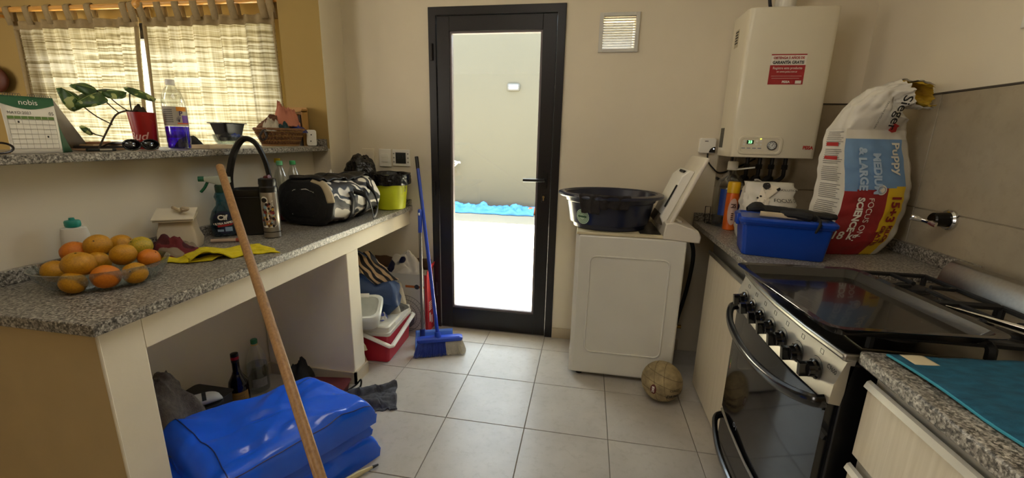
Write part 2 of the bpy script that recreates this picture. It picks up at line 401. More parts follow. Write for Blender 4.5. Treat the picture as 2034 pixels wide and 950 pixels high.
# patio outside
pf_m = mat('patio_concrete', '7d7768', .85, var=.06, vs=2.5); pw_m = mat('patio_wall_render', '4c493f', .9, var=.03, vs=1.2)
struct('patio_floor', B(-8, 5, YW + .17, 5.7, -.12, -.04), pf_m)
pw = struct('wall_patio', B(-8, 5, 5.5, 5.65, -.04, 3.35), pw_m)
struct('wall_patio_sky_block', B(-8.15, -8, YW + .17, 5.65, -.12, 3.35), pw_m)  # end wall added to keep bright sky from showing behind the curtains
struct('wall_patio_side', B(4.2, 4.35, YW + .17, 5.5, -.04, 3.3), pw_m)
struct('sun_block_eave', B(-8, 5, YW + .0, 1.16, 2.76, 2.9), ceil_m)  # unseen slab added to keep direct sun off the indoor floor
struct('door_threshold', B(DX0 - .02, DX1 + .02, YW + .0, YW + .17, -.04, .004), mat('threshold', '8c8474', .6))

# ------------------------------------------------------------------ left side: built-in counter, ledge
CF = -.598
t = thing('masonry_counter', 'cream plastered masonry counter with two open bays under speckled granite', 'counter', (-.87, -.8, 0))
ew = O('end_wall', B(-1.14, CF, -1.772, -1.659, 0, .866), [plast_m, mat('counter_end_plaster', 'cdb68a', .85, var=.08, vs=4, bump=.15, bs=40)], t, bevel=.004)
for p in ew.data.polygons:
    if p.normal.y < -.5: p.material_index = 1      # the end face takes a darker tan plaster
O('middle_pier', B(-1.14, CF, -.616, -.501, 0, .766), plast_m, t, bevel=.004)
bm = nb(); box(bm, -.70, CF, -1.659, YW - .001, .766, .866); O('front_beam', bm, plast_m, t)
bm = nb(); box(bm, -1.14, -.70, -1.659, -.042, .81, .866); O('slab', bm, plast_m, t)
bm = nb(); box(bm, -1.14, CF + .012, -.628, -.616, 0, .07); box(bm, CF, CF + .012, -.628, -.489, 0, .07); O('baseboard', bm, bbm, t)
O('corner_bead', tube(nb(), [(CF, -1.772, 0), (CF, -1.772, .866)], .004, 8), plast_m, t)
t = thing('granite_countertop', 'speckled grey granite worktop on the masonry counter, under fruit bowl and duffel', 'countertop', (-.85, -.8, .866))
O('worktop_slab', prism(nb(), [(-1.139, -1.795), (-.57, -1.795), (-.57, YW - .001), (-1.019, YW - .001), (-1.019, -.041), (-1.139, -.041)], 'z', .867, ZC), gran, t, bevel=.003)
O('upstand', B(-1.139, -1.12, -1.79, -.042, ZC, .945), gran, t, bevel=.002)
O('upstand', B(-1.018, -.575, YW - .02, YW - .001, ZC, .945), gran, t, bevel=.002)
t = thing('granite_ledge', 'narrow granite bar ledge capping the half wall in front of the curtains', 'ledge', (-1.2, -1.3, 1.27))
O('slab', B(-1.42, -1.028, -2.75, -.045, 1.271, 1.30), gran, t, bevel=.004)
O('upstand', B(-1.30, -1.035, -.06, -.042, 1.30, 1.345), gran, t, bevel=.002)

# ------------------------------------------------------------------ curtains and rod
cur = curtain_mat('woven_linen'); band = mat('taupe_curtain_band', '9c8a66', .9, var=.1, vs=60, bump=.3, bs=200)
ZR = 2.205
t = thing('curtain_rod', 'varnished wooden curtain rod spliced in the middle above the window', 'curtain rod', (-2.5, .105, 2.19))
O('rod', tube(nb(), [(-3.9, .105, ZR + .005), (-2.52, .105, ZR)], .017, 14), rodm, t)
O('rod', tube(nb(), [(-2.50, .105, ZR + .01), (-1.34, .105, ZR + .01)], .019, 14), rodm, t)
bm = nb(); ball(bm, (-2.465, .10, ZR + .005), .034, 3, (1.1, 1, .95)); O('finial', bm, rodm, t)
for x in (-3.75, -2.56, -1.36): O('bracket', B(x - .012, x + .012, .10, YW - .001, ZR - .035, ZR - .015), rodm, t)
def curtain(label, xl, xr, seed, ntab, lean_l, lean_r):
    t = thing('curtain', label, 'curtain', ((xl + xr) / 2, .105, .95), 'linen tab curtains')
    def base(u, z):
        k = (2.1 - z) / 1.0
        a, b = xl + lean_l * k, xr + lean_r * k
        x = a + (b - a) * u
        y = .105 + .018 * S(u * 31 + seed) * (.35 + .65 * min(1, k + .2)) + .012 * S(u * 63 + 2 * seed + z * 1.5) + .016 * nse(u * 6, z * 1.2, seed)
        return V((x, y, z))
    bm = nb(); sheet(bm, 150, 40, lambda u, v: base(u, .95 + v * (2.075 - .95))); O('panel', bm, cur, t, ang=3)
    bm = nb(); sheet(bm, 150, 5, lambda u, v: base(u, 2.07 + v * .062) + V((0, -.003, -.008 * S(u * ntab * PI) ** 2 * v))); O('top_band', bm, band, t, solid=.003, ang=3)
    for e in (0.0, 1.0):
        bm = nb(); sheet(bm, 3, 30, lambda u, v: base(abs(e - u * .022), .95 + v * 1.125) + V((0, -.004, 0))); O('side_hem', bm, band, t, solid=.002, ang=3)
    us = [.012 + (1 - .024) * i / (ntab - 1) for i in range(ntab)]
    if ntab > 6: us[-2] = .93
    for u in us:
        x0 = base(u, 2.12).x; bm = nb(); pr = [(.088, 2.10), (.082, 2.19), (.085, 2.218), (.105, 2.234), (.125, 2.218), (.128, 2.19), (.122, 2.10)]
        sheet(bm, 3, len(pr), lambda a, v: V((x0 + (a - .5) * .055 + (pr[round(v * (len(pr) - 1))][1] - 2.1) * -.15, pr[round(v * (len(pr) - 1))][0], pr[round(v * (len(pr) - 1))][1])))
        O('tab', bm, band, t, solid=.002, ang=3)
curtain('cream woven curtain on the left of the bright gap, behind the calendar and plant', -3.60, -2.49, 1.3, 7, -.02, -.10)
curtain('cream woven curtain on the right of the bright gap, behind the wicker basket', -2.44, -1.42, 4.1, 8, -.04, -.005)

# ------------------------------------------------------------------ right side: cabinets and worktops
CX = 1.32
t = thing('base_cabinet', 'pale wood base cabinet between washing machine and stove', 'cabinet', (1.7, -.51, 0))
O('carcass', B(1.326, 2.085, -.798, -.222, .0, .866), lam, t)
O('door', B(1.306, 1.325, -.80, -.22, .012, .792), lam, t, bevel=.002)
bm = nb(); prism(bm, [(1.300, .792), (1.308, .792), (1.308, .80), (1.306, .812), (1.300, .812)], 'y', -.80, -.22); box(bm, 1.322, 1.327, -.80, -.22, .79, .862)
O('handle_profile', bm, alu, t)
t = thing('granite_worktop', 'granite worktop corner under dog food bag and blue box', 'countertop', (1.7, -.3, .866))
O('slab', B(1.298, XR - .015, -.802, YW - .015, .868, ZC), gran, t, bevel=.003)
O('upstand', B(2.062, XR - .015, -.80, YW - .036, ZC, .955), gran, t, bevel=.002); O('upstand', B(1.30, XR - .015, YW - .035, YW - .015, ZC, .95), gran, t, bevel=.002)
t = thing('drawer_cabinet', 'pale wood drawer cabinet in the near right corner', 'cabinet', (1.7, -2.1, 0))
O('carcass', B(1.335, 2.08, -2.7, -1.552, .0, .862), mat('cabinet_dark_gap', '1b1916', .8), t)
for z0, z1 in ((.640, .828), (.40, .600), (.05, .36)):
    d = O('drawer', B(1.310, 1.336, -2.7, -1.548, z0, z1), lam, t, bevel=.0015)
    bm = nb(); prism(bm, [(1.301, z1 - .004), (1.306, z1 + .010), (1.313, z1 + .014), (1.316, z1 + .006), (1.311, z1 - .004)], 'y', -2.7, -1.546); box(bm, 1.326, 1.337, -2.7, -1.548, z1, z1 + .038)
    O('handle_profile', bm, mat('pale_aluminium', 'c9c5ba', .4, .35), d)
t = thing('granite_worktop', 'granite worktop at the near right corner under the teal towel', 'countertop', (1.7, -2.1, .866))
O('slab', B(1.294, XR - .015, -2.7, -1.518, .868, .903), gran, t, bevel=.006)

# ------------------------------------------------------------------ appliances on the right
# stove
SY0, SY1 = -1.508, -.818
t = thing('gas_stove', 'steel and black freestanding gas stove with seven knobs under the baking tray', 'stove', (1.6, -1.16, 0))
O('body', B(1.285, 1.96, SY0, SY1, .02, .858), mat('stove_black_enamel', '0b0b0c', .35), t, bevel=.004)
for x in (1.33, 1.9):
    for y in (SY0 + .05, SY1 - .05): O('foot', tube(nb(), [(x, y, 0), (x, y, .03)], .018, 10), bplas, t)
ZT = .884
def bow(y): return .022 * (1 - ((y - (SY0 + SY1) / 2) / ((SY1 - SY0) / 2)) ** 2)
bm = nb(); sec = [(1.285, .742), (1.258, .745), (1.262, .80), (1.280, .862), (1.30, .872)]
N_ = 14; rings = []
for i in range(N_ + 1):
    y = SY0 + (SY1 - SY0) * i / N_; b_ = bow(y)
    rings.append([bm.verts.new((x - b_ * (1 if k < 3 else .7 if k == 3 else .3) * (0 if k == 0 else 1), y, z)) for k, (x, z) in enumerate(sec)])
for A, Bq in zip(rings, rings[1:]):
    for k in range(len(sec) - 1): bm.faces.new((A[k], A[k + 1], Bq[k + 1], Bq[k]))
bm.faces.new(rings[0]); bm.faces.new(rings[-1][::-1]); bmesh.ops.recalc_face_normals(bm, faces=bm.faces[:])
panel = O('control_panel', bm, mat('satin_panel_steel', 'b9b4a8', .42, .7, var=.04), t)
KY = [-.935, -1.025, -1.11, -1.19, -1.27, -1.355, -1.44]
for i, y in enumerate(KY):
    x = 1.260 - bow(y); z = .803
    kb = lathe(nb(), [(.027, 0), (.027, .006), (.022, .010), (.0205, .022), (.017, .024)], seg=20)
    box(kb, -.019, .019, -.007, .007, .015, .042)
    mt = Matrix.Translation((x, y, z)) @ Matrix.Rotation(-PI / 2 - .12, 4, 'Y') @ Matrix.Rotation(R.uniform(-.1, .1), 4, 'Z')
    for v in kb.verts: v.co = mt @ v.co
    k_ = O('knob', kb, mat('knob_black', '0a0a0b', .18, coat=.5), t)
    fn = plane_fn((x - .0015 + .004, y, z), (0, -1, 0), (.05, 0, 1))
    a = nb()
    for q in range(10):
        an = PI * .15 + q * .16; p0 = fn(.034 * C_(an), .034 * S(an)); p1 = fn(.034 * C_(an + .16), .034 * S(an + .16))
        tube(a, [p0 + V((-.004, 0, 0)), p1 + V((-.004, 0, 0))], .0008, 4)
    O('dial_mark', a, ink, panel)
    a = nb()
    for p0, p1 in (((-.007, .045), (.007, .045)), ((.007, .045), (.007, .057)), ((.007, .057), (-.007, .057)), ((-.007, .057), (-.007, .045))):
        tube(a, [fn(*p0) + V((.0015, -.0, 0)), fn(*p1) + V((.0015, 0, 0))], .0007, 4)
    O('burner_symbol', a, ink, panel)
text('model_lettering', 'C9600', .016, ink, panel, plane_fn((1.2615, -1.488, .83), (-.035, -1, 0), (.2, 0, 1)), bold=.0002)
top = nb(); prism(top, [(1.272, SY0), (1.96, SY0), (1.96, SY1), (1.272, SY1), (1.256, (SY0 + SY1) / 2 + .18), (1.25, (SY0 + SY1) / 2), (1.256, (SY0 + SY1) / 2 - .18)], 'z', .862, ZT)
ct = O('cooktop', top, steel, t, bevel=.008, seg=3)
O('cooktop_well', B(1.33, 1.88, SY0 + .04, SY1 - .04, ZT, ZT + .002), mat('cooktop_well_steel', '8d8779', .35, 1, var=.2, vs=9), ct)
dark_iron = mat('cast_iron', '121212', .6, bump=.2, bs=150)
for (x, y, r_) in ((1.46, -1.34, .062), (1.46, -.98, .05), (1.75, -1.34, .045), (1.75, -.98, .06)):
    b_ = O('burner', lathe(nb(), [(r_ * 1.15, 0), (r_ * 1.1, .008), (r_ * .8, .012), (r_ * .8, .018)], (x, y, ZT + .002), 24), mat('burner_aluminium', '4a4743', .5, .7), t)
    O('burner_cap', lathe(nb(), [(r_ * .75, .018), (r_ * .72, .026), (r_ * .5, .028)], (x, y, ZT + .002), 24), dark_iron, b_)
for y0, y1 in ((SY0 + .05, (SY0 + SY1) / 2 - .006), ((SY0 + SY1) / 2 + .006, SY1 - .05)):
    g = nb(); zg = ZT + .036
    tube(g, [(1.35, y0, zg), (1.86, y0, zg), (1.86, y1, zg), (1.35, y1, zg)], .008, 6, closed=True)
    yc = (y0 + y1) / 2
    for x in (1.46, 1.75):
        for dx, dy in ((1, 0), (-1, 0), (0, 1), (0, -1)):
            e = (x + dx * .10, yc + dy * (y1 - y0) / 2, zg); s_ = (x + dx * .03, yc + dy * .03, zg + .003); tube(g, [e, s_], .0075, 6)
    tube(g, [(1.605, y0, zg), (1.605, y1, zg)], .008, 6)
    for x in (1.35, 1.86):
        for y in (y0, y1): tube(g, [(x, y, zg), (x, y, ZT + .001)], .009, 6)
    for x in (1.60, 1.70): tube(g, curve([(x, y0, zg), (x, y0 - .01, zg - .008), (x - .0, y0 - .012, ZT + .002)], 3), .011, 6)
    O('pan_grate', g, dark_iron, t)
# backguard
bgd = nb(); prism(bgd, [(1.93, ZT), (1.945, .945), (1.965, .972), (1.99, .978), (2.0, .965), (2.0, .86), (1.95, .86)], 'y', SY0, SY1)
bg_ = O('backguard', bgd, steel, t, bevel=.004)
text('brand_lettering', 'ORBIS', .030, ink, bg_, plane_fn((1.936, -1.288, .925), (0, -1, 0), (.24, 0, 1)), spacing=2.1)
# oven door
DXF = 1.262
dbm = nb(); prism(dbm, [(DXF, SY0 + .012), (1.285, SY0 + .012), (1.285, SY1 - .012), (DXF, SY1 - .012), (DXF - .014, (SY0 + SY1) / 2 + .18), (DXF - .02, (SY0 + SY1) / 2), (DXF - .014, (SY0 + SY1) / 2 - .18)], 'z', .275, .736)
od = O('oven_door', dbm, mat('oven_black_glass', '0a0c10', .08, spec=.5, coat=.15, var=.25, vs=5), t)
O('door_window_frame', B(DXF - .004, DXF + .003, SY0 + .016, SY1 - .016, .715, .734), mat('stove_black_enamel', '0b0b0c'), od)
hp = [(1.258, -.845, .742), (1.228, -.86, .735), (1.200, -.95, .712), (1.186, -1.08, .70), (1.183, -1.18, .698), (1.188, -1.28, .70), (1.203, -1.39, .712), (1.232, -1.478, .733), (1.26, -1.492, .742)]
O('door_handle', tube(nb(), curve(hp, 5), .018, 10, flat=.7), mat('handle_gloss_black', '0d0d0e', .2, coat=.4), od)
fnl = plane_fn((DXF - .001, -.853, .50), (0, -1, 0), (0, 0, 1))
lb = O('energy_label', card(nb(), fnl, -.002, .042, -.09, .07, (-1, 0, 0)), paper, od)
for k, c in enumerate(('2e9a3e', '7fc241', 'f2d21f', 'e8832a', 'd3332a')):
    O('rating_bar', card(nb(), plane_fn((DXF - .0022, -.857, .505 - k * .009), (0, -1, 0), (0, 0, 1)), 0, .014 + .003 * k, 0, .006, (-1, 0, 0)), mat('label_' + c, c, .6, var=0), lb)
for k in range(4): O('label_text', card(nb(), plane_fn((DXF - .0022, -.857, .552 - k * .009), (0, -1, 0), (0, 0, 1)), 0, .034 - .004 * (k % 2), 0, .004, (-1, 0, 0)), ink, lb)
O('label_panel', card(nb(), plane_fn((DXF - .0022, -.857, .418), (0, -1, 0), (0, 0, 1)), .018, .034, 0, .018, (-1, 0, 0)), ink, lb)
text('door_lettering', 'ORBIS', .026, mat('grey_print', '8d9199', .5, var=0), od, plane_fn((DXF - .016, -1.06, .315), (0, -1, 0), (0, 0, 1)), spacing=1.6)
bd = O('storage_drawer', B(1.262, 1.285, SY0 + .012, SY1 - .012, .05, .255), mat('oven_black_glass', '0c0f13'), t, bevel=.003)
O('drawer_trim', tube(nb(), curve([(1.262, -.84, .262), (1.248, -1.16, .262), (1.262, -1.49, .262)], 8), .007, 8), steel, bd)
O('drawer_handle', tube(nb(), curve([(1.262, -.85, .245), (1.225, -.88, .235), (1.2, -1.02, .21), (1.195, -1.16, .205), (1.2, -1.3, .21), (1.225, -1.45, .235), (1.262, -1.485, .245)], 5), .016, 10, flat=.7), mat('handle_gloss_black', '0d0d0e'), bd)
# baking tray
ang_t = .07
mt = Matrix.Translation((1.395, -1.245, ZT + .0445)) @ Matrix.Rotation(ang_t, 4, 'Z')
tb = nb(); hxn, hyn = .195, .265
loops = [(-.0, .0), (-.0, .0)]
def rrect(a, b, r_, z, n=5):
    out = []
    for cx, cy, s_ in ((a - r_, b - r_, 0), (-a + r_, b - r_, 1), (-a + r_, -b + r_, 2), (a - r_, -b + r_, 3)):
        for k in range(n): an = (s_ + k / (n - 1)) * PI / 2; out.append(V((cx + r_ * C_(an), cy + r_ * S(an), z)))
    return out
def loft(bm, rings, mtx=None, cap0=True, cap1=True):
    rs = [[bm.verts.new(mtx @ p if mtx else p) for p in r_] for r_ in rings]; n = len(rs[0])
    for A, Bq in zip(rs, rs[1:]):
        for k in range(n): bm.faces.new((A[k], A[(k + 1) % n], Bq[(k + 1) % n], Bq[k]))
    if cap0: bm.faces.new(rs[0][::-1])
    if cap1: bm.faces.new(rs[-1])
    return bm
loft(tb, [rrect(hxn - .022, hyn - .022, .03, 0), rrect(hxn - .006, hyn - .006, .035, .026), rrect(hxn + .012, hyn + .012, .045, .028), rrect(hxn + .012, hyn + .012, .045, .030), rrect(hxn - .008, hyn - .008, .034, .028), rrect(hxn - .026, hyn - .026, .028, .003)], mt)
tag(O('baking_tray', tb, mat('black_enamel_tray', '0d0d0f', .16, var=.5, vs=14, coat=.4), ang=.5), 'large black enamel baking tray resting on the stove grates', 'tray')
# lighter lying at the back of the stove
t = thing('kitchen_knife', 'steel knife lying on the stove near the right edge', 'knife', (1.74, -1.37, ZT + .05))
O('blade', tube(nb(), [(1.66, -1.24, ZT + .052), (1.74, -1.40, ZT + .052)], [.004, .012], 6, flat=.3), chrome, t); O('handle', tube(nb(), [(1.74, -1.40, ZT + .054), (1.79, -1.50, ZT + .054)], .011, 8, flat=.7), bplas, t)

# teal towel on the near worktop
def towel(u, v):
    a, b, c, d = V((1.335, -1.545, .907)), V((1.84, -1.50, .907)), V((1.345, -2.25, .907)), V((1.9, -2.3, .907))
    p = a.lerp(b, u).lerp(c.lerp(d, u), v)
    p.y += .03 * S(u * 5) * (1 - v) * 0; p.x += .06 * v * (1 - v) * (1 - u)
    p.z += .006 * abs(nse(p.x * 5, p.y * 5, 2)) + .003 * S(p.x * 60 + p.y * 25) * .4
    return p
t = thing('towel', 'teal microfibre towel spread on the near right worktop', 'towel', (1.6, -1.9, .904))
bm = nb(); sheet(bm, 50, 60, towel)
O('cloth', bm, mat('teal_microfibre', '17566f', .95, var=.35, vs=25, bump=.8, bs=260, stretch=(1, 2.5, 1), bd=.003), t, solid=.004)
bm = nb(); sheet(bm, 8, 8, lambda u, v: towel(.05 + u * .1, .0 + v * .06) + V((0, 0, .0035))); O('care_tag', bm, mat('beige_tag', 'cbbd9c', .8), t, solid=.001)
bm = nb(); tube(bm, [towel(0, k / 40) + V((0, 0, .001)) for k in range(41)], .003, 6); O('hem', bm, mat('teal_hem', '3b93a8', .9), t)

# washing machine
WX0, WX1, WY0, WY1 = .60, 1.205, -.272, .155
t = thing('washing_machine', 'white top loading washing machine with its lid open, beside the glass door', 'washing machine', (.9, -.06, 0))
O('body', B(WX0, WX1 - .03, WY0, WY1, .025, .868), white_e, t, bevel=.012, seg=3)
for x in (WX0 + .05, WX1 - .09):
    for y in (WY0 + .05, WY1 - .05): O('foot', tube(nb(), [(x, y, 0), (x, y, .03)], .02, 10), bplas, t)
rp = rrect(.212, .29, .035, 0); bm = nb(); mtx = Matrix.Translation((.885, WY0 - .0015, .46)) @ Matrix.Rotation(PI / 2, 4, 'X')
tube(bm, [mtx @ p for p in rp], .0045, 6, closed=True); O('pressed_panel', bm, white_e, t)
bm = nb(); prism(bm, [(WX0 - .012, WY0 + .01), (WX0 + .004, WY0 + .004), (WX0 + .004, WY1), (WX0 - .012, WY1 - .01)], 'z', .03, .87); O('front_panel', bm, white_e, t)
O('kick_plate', B(WX0 - .014, WX0 + .006, WY0 + .006, WY1, .03, .17), white_p, t)
O('top_rim', prism(nb(), [(WX0 - .01, WY0), (1.05, WY0), (1.05, WY1), (WX0 - .01, WY1)], 'z', .868, .884), mat('yellowed_plastic', 'cfc3a2', .5, var=.12), t, bevel=.004)
O('drum_opening', prism(nb(), [(.93, WY0 + .03), (1.04, WY0 + .03), (1.04, WY1 - .03), (.93, WY1 - .03)], 'z', .884, .888), mat('drum_dark', '33302a', .4, .4), t)
cp = nb(); prism(cp, [(1.045, .868), (1.235, .855), (1.238, .89), (1.222, .922), (1.10, .962), (1.055, .955)], 'y', WY0 - .004, WY1); cpo = O('control_panel', cp, mat('aged_white_plastic', 'd5cdbd', .45, var=.08), t, bevel=.006)
mm = Matrix.Translation((1.13, -.17, .952)) @ Matrix.Rotation(.32, 4, 'Y')
kb = lathe(nb(), [(.026, 0), (.026, .006), (.02, .012)], seg=20)
for v in kb.verts: v.co = mm @ v.co
O('dial', kb, white_p, cpo)
sp = nb(); box(sp, -.035, .03, .03, .10, .001, .003, Matrix.Translation((1.14, -.16, .949)) @ Matrix.Rotation(.32, 4, 'Y')); O('display_strip', sp, bmatte, cpo)
# open lid
lm = Matrix.Translation((1.058, 0, .90)) @ Matrix.Rotation(.40, 4, 'Y')
ld = nb(); box(ld, -.008, .012, WY0 + .008, WY1 - .06, 0, .435, lm); lid = O('lid', ld, mat('aged_white_plastic', 'd5cdbd'), t, bevel=.008, seg=3)
ld = nb(); prism(ld, [(-.050, .06), (-.008, .02), (-.008, .35), (-.034, .345), (-.056, .30)], 'y', WY0 + .075, WY1 - .10, lm); li = O('lid_inner_shell', ld, white_p, lid, bevel=.006)
ld = nb(); box(ld, -.0595, -.054, -.20, -.185, .12, .25, lm); O('vent_slot', ld, bmatte, li)
ld = nb(); box(ld, -.052, -.028, -.15, -.05, .322, .336, lm); O('vent_slot', ld, bmatte, li)
ld = nb(); box(ld, -.055, -.01, WY0 + .10, WY1 - .12, .02, .075, lm); O('hinge_block', ld, mat('grimy_grey', '544a3a', .7, var=.4, vs=30), lid)
# hoses and cable behind the machine
hose = mat('black_rubber', '121212', .6)
tag(O('drain_hose', tube(nb(), curve([(1.19, .08, .83), (1.25, .03, .82), (1.28, .0, .72), (1.275, .03, .5), (1.25, .08, .25), (1.24, .1, .05), (1.24, .1, .012)], 6), .012, 8), hose), 'black hose hanging behind the washing machine', 'hose')
tag(O('power_cable', tube(nb(), curve([(1.185, -.10, .58), (1.215, -.08, .5), (1.2, -.06, .38), (1.225, -.02, .28), (1.19, -.03, .2)], 6), .005, 6), hose), 'thin black cable along the back of the washing machine', 'cable')
t = thing('inlet_tap', 'small brass inlet tap behind the washing machine', 'tap', (1.21, -.1, .28))
O('valve', tube(nb(), [(1.18, -.1, .30), (1.235, -.1, .30)], .012, 8), mat('brass', '8a6f35', .4, 1), t); O('lever', B(1.20, 1.208, -.13, -.08, .312, .32), chrome, t)

# navy wash tub on the machine
t = thing('wash_tub', 'navy plastic wash tub standing on the washing machine', 'tub', (.765, -.10, .885))
navy = mat('navy_plastic', '141b33', .28, var=.05, coat=.3)
TC = (.765, -.085, .886)
O('bowl', lathe(nb(), [(.02, .004), (.195, .0), (.205, .006), (.212, .03), (.224, .032), (.245, .15), (.253, .155), (.262, .19), (.268, .192), (.272, .200), (.268, .202), (.252, .196), (.21, .03), (.02, .012)], TC, 56, 1.0, .80), navy, t)
O('rim', lathe(nb(), [(.265, .186), (.292, .180), (.298, .188), (.296, .197), (.278, .204), (.262, .202), (.262, .19)], TC, 56, 1.0, .80, cap=False), navy, t)
def tubw(an, z, off=.002):
    r_ = .224 + (.245 - .224) * (z - .032) / .118 + off
    return V((TC[0] + r_ * C_(an), TC[1] + .80 * r_ * S(an), TC[2] + z))
def dec(x, y, off=.0015): return tubw(-PI / 2 - .70 + x / .215, .074 + y, off)
bm = nb(); sheet(bm, 20, 3, lambda u, v: dec(.042 * (.0 + 1.0 * v) * C_(2 * PI * u), .042 * v * S(2 * PI * u)), wrap=True)
sticker = O('sticker', bm, mat('pale_green_sticker', 'bcd6bd', .6), t)
for r_ in (.034, .026, .018):
    bm = nb(); sheet(bm, 28, 2, lambda u, v: dec((r_ + .0022 * v) * C_(2 * PI * u), (r_ + .0022 * v) * S(2 * PI * u), .003), wrap=True); O('sticker_ring', bm, mat('dark_green_print', '2c5c3c', .6, var=0), sticker)
bm = nb(); sheet(bm, 10, 2, lambda u, v: dec(-.028 + .056 * u, -.004 + .01 * v, .0035)); O('sticker_band', bm, mat('dark_green_print', '2c5c3c'), sticker)
# dark cloth over the rim
def dcl(u, v):
    an = -PI / 2 - .62 + .95 * u; 
    lw = (.075 + .03 * (1 if u < .42 else 0) + .012 * nse(u * 9, 3)) 
    if v < .3:
        k = v / .3; r_ = .235 + .06 * k; z = .17 + .04 * S(k * PI / 2 + .2)
    else:
        k = (v - .3) / .7; z = .207 - lw * k; r_ = max(.300 - .0 * k, 0) - .03 * k
    r_ += .004 * S(u * 24 + v * 3) + .006 * nse(u * 14, v * 5, 2)
    return V((TC[0] + r_ * C_(an), TC[1] + .80 * r_ * S(an), TC[2] + z))
bm = nb(); sheet(bm, 60, 16, dcl); tag(O('dark_cloth', bm, mat('charcoal_jersey', '2a2524', .95, var=.3, vs=40, bump=.4, bs=180), solid=.004, offs=1), 'charcoal cloth hanging over the rim of the navy wash tub', 'cloth')

# ball
t = thing('volleyball', 'worn dirty beige volleyball on the floor by the washing machine', 'ball', (1.097, -.405, 0))
BC, BR = V((1.097, -.405, .107)), .107
bm = nb(); ball(bm, BC, BR, 5)
for v in bm.verts:
    d = (v.co - BC).normalized(); a = V((.6, -.3, .74)); g = abs(S(d.dot(V((.3, .2, .93)).normalized()) * 7.5)); 
    v.co = BC + d * (BR - .003 * max(0, 1 - g * 6))
O('shell', bm, mat('scuffed_ball', '94835f', .7, var=.42, vs=26, bump=.2, bs=90), t)
for ax_, h_ in ((V((.3, .2, .93)), .45), (V((.3, .2, .93)), .0), (V((.3, .2, .93)), -.45), (V((.85, -.35, .2)), .35), (V((.85, -.35, .2)), -.1)):
    ax_ = ax_.normalized(); e1_ = ax_.orthogonal().normalized(); e2_ = ax_.cross(e1_); rr_ = math.sqrt(1 - h_ * h_)
    O('seam', tube(nb(), [BC + (BR - .0008) * (ax_ * h_ + (e1_ * C_(q) + e2_ * S(q)) * rr_) for q in [j * PI / 24 for j in range(48)]], .0016, 5, closed=True), mat('ball_seam', '6e5f42', .8), t)
def bfn(az, el, off=.0008):
    def f(x, y):
        a = az + x / BR; e = el + y / BR
        return BC + (BR + off) * V((C_(e) * C_(a), C_(e) * S(a), S(e)))
    return f
va = math.atan2(-2.567 + .405, .624 - 1.097)
text('ball_lettering', 'DRIBBLING', .026, ink, t, bfn(va + .92, -.30), bold=.0008, cut=.01)
text('ball_lettering', 'CLASSIC', .018, ink, t, bfn(va + .75, .05), cut=.01)
bm = nb(); f_ = bfn(va - .35, -.02); sheet(bm, 20, 3, lambda u, v: f_(.016 * v * C_(2 * PI * u), .028 * v * S(2 * PI * u)), wrap=True); O('badge', bm, mat('maroon_print', '5a1f1c', .7, var=0), t)
text('badge_lettering', 'DRB', .018, whiteink, t, (lambda g: (lambda x, y: g(-y, x)))(bfn(va - .35, -.02, .0016)), bold=.0004)

# ------------------------------------------------------------------ wall mounted things
t = thing('boiler', 'cream wall-hung gas boiler with red sticker and round gauge', 'boiler', (1.6, .07, 1.30))
cream = mat('boiler_cream_enamel', 'ddd5bf', .35, var=.02, coat=.2)
BX0, BX1, BYF, BZ0, BZ1 = 1.388, 1.812, -.058, 1.303, 2.046
O('casing', prism(nb(), [(BX0, YW - .018), (BX0, BYF + .035), (BX0 + .006, BYF + .012), (BX0 + .028, BYF), (BX1 - .028, BYF), (BX1 - .006, BYF + .012), (BX1, BYF + .035), (BX1, YW - .018)], 'z', BZ0, BZ1), cream, t, bevel=.004, ang=.9)
pl = plane_fn((1.53, BYF, 1.367), (1, 0, 0), (0, 0, 1)); FN = (0, -1, 0)
bm = nb(); loft(bm, [[pl(p.x, p.y) + V((0, d, 0)) for p in rrect(a, b, r_, 0)] for a, b, r_, d in ((.112, .050, .028, 0), (.108, .046, .026, -.006), (.098, .038, .02, -.006), (.096, .036, .02, -.003))], cap0=False)
cpn = O('control_panel', bm, cream, t)
O('display', card(nb(), plane_fn((1.478, BYF - .003, 1.383), (1, 0, 0), (0, 0, 1)), -.016, .018, -.009, .011, FN, .001), mat('display_dark', '0d1a0d', .3), cpn)
text('display_digits', '23', .020, mat('green_led', '6dff7a', .5, var=0, em=3), cpn, plane_fn((1.479, BYF - .0046, 1.384), (1, 0, 0), (0, 0, 1)), bold=.0003)
for x in (1.512, 1.532, 1.45): 
    for z in (1.388, 1.372): O('button', tube(nb(), [(x, BYF - .001, z), (x, BYF - .006, z)], .006, 10), white_p, cpn)
O('indicator', tube(nb(), [(1.53, BYF - .002, 1.402), (1.53, BYF - .005, 1.402)], .004, 8), mat('amber_led', 'c9d24a', .4, var=0, em=1.5), cpn)
for k in range(4): O('print_mark', card(nb(), plane_fn((1.448 + k * .027, BYF - .003, 1.352), (1, 0, 0), (0, 0, 1)), -.009, .009, -.0025, .0025, FN), mat('grey_print', '8d9199'), cpn)
ga = lathe(nb(), [(.024, 0), (.024, .006), (.0205, .008), (.020, .005)], seg=24)
mm = Matrix.Translation((1.588, BYF - .002, 1.368)) @ Matrix.Rotation(PI / 2, 4, 'X')
for v in ga.verts: v.co = mm @ v.co
gg = O('gauge', ga, mat('gauge_bezel', '6a6a68', .3, .6), cpn)
gd = lathe(nb(), [(.019, .0052), (.019, .0058)], seg=20)
for v in gd.verts: v.co = mm @ v.co
O('gauge_face', gd, mat('gauge_white', 'cfd2cf', .5), gg); O('gauge_needle', tube(nb(), [mm @ V((-.002, -.003, .0068)), mm @ V((.006, .011, .0068))], .0012, 4), ink, gg)
bm = nb()
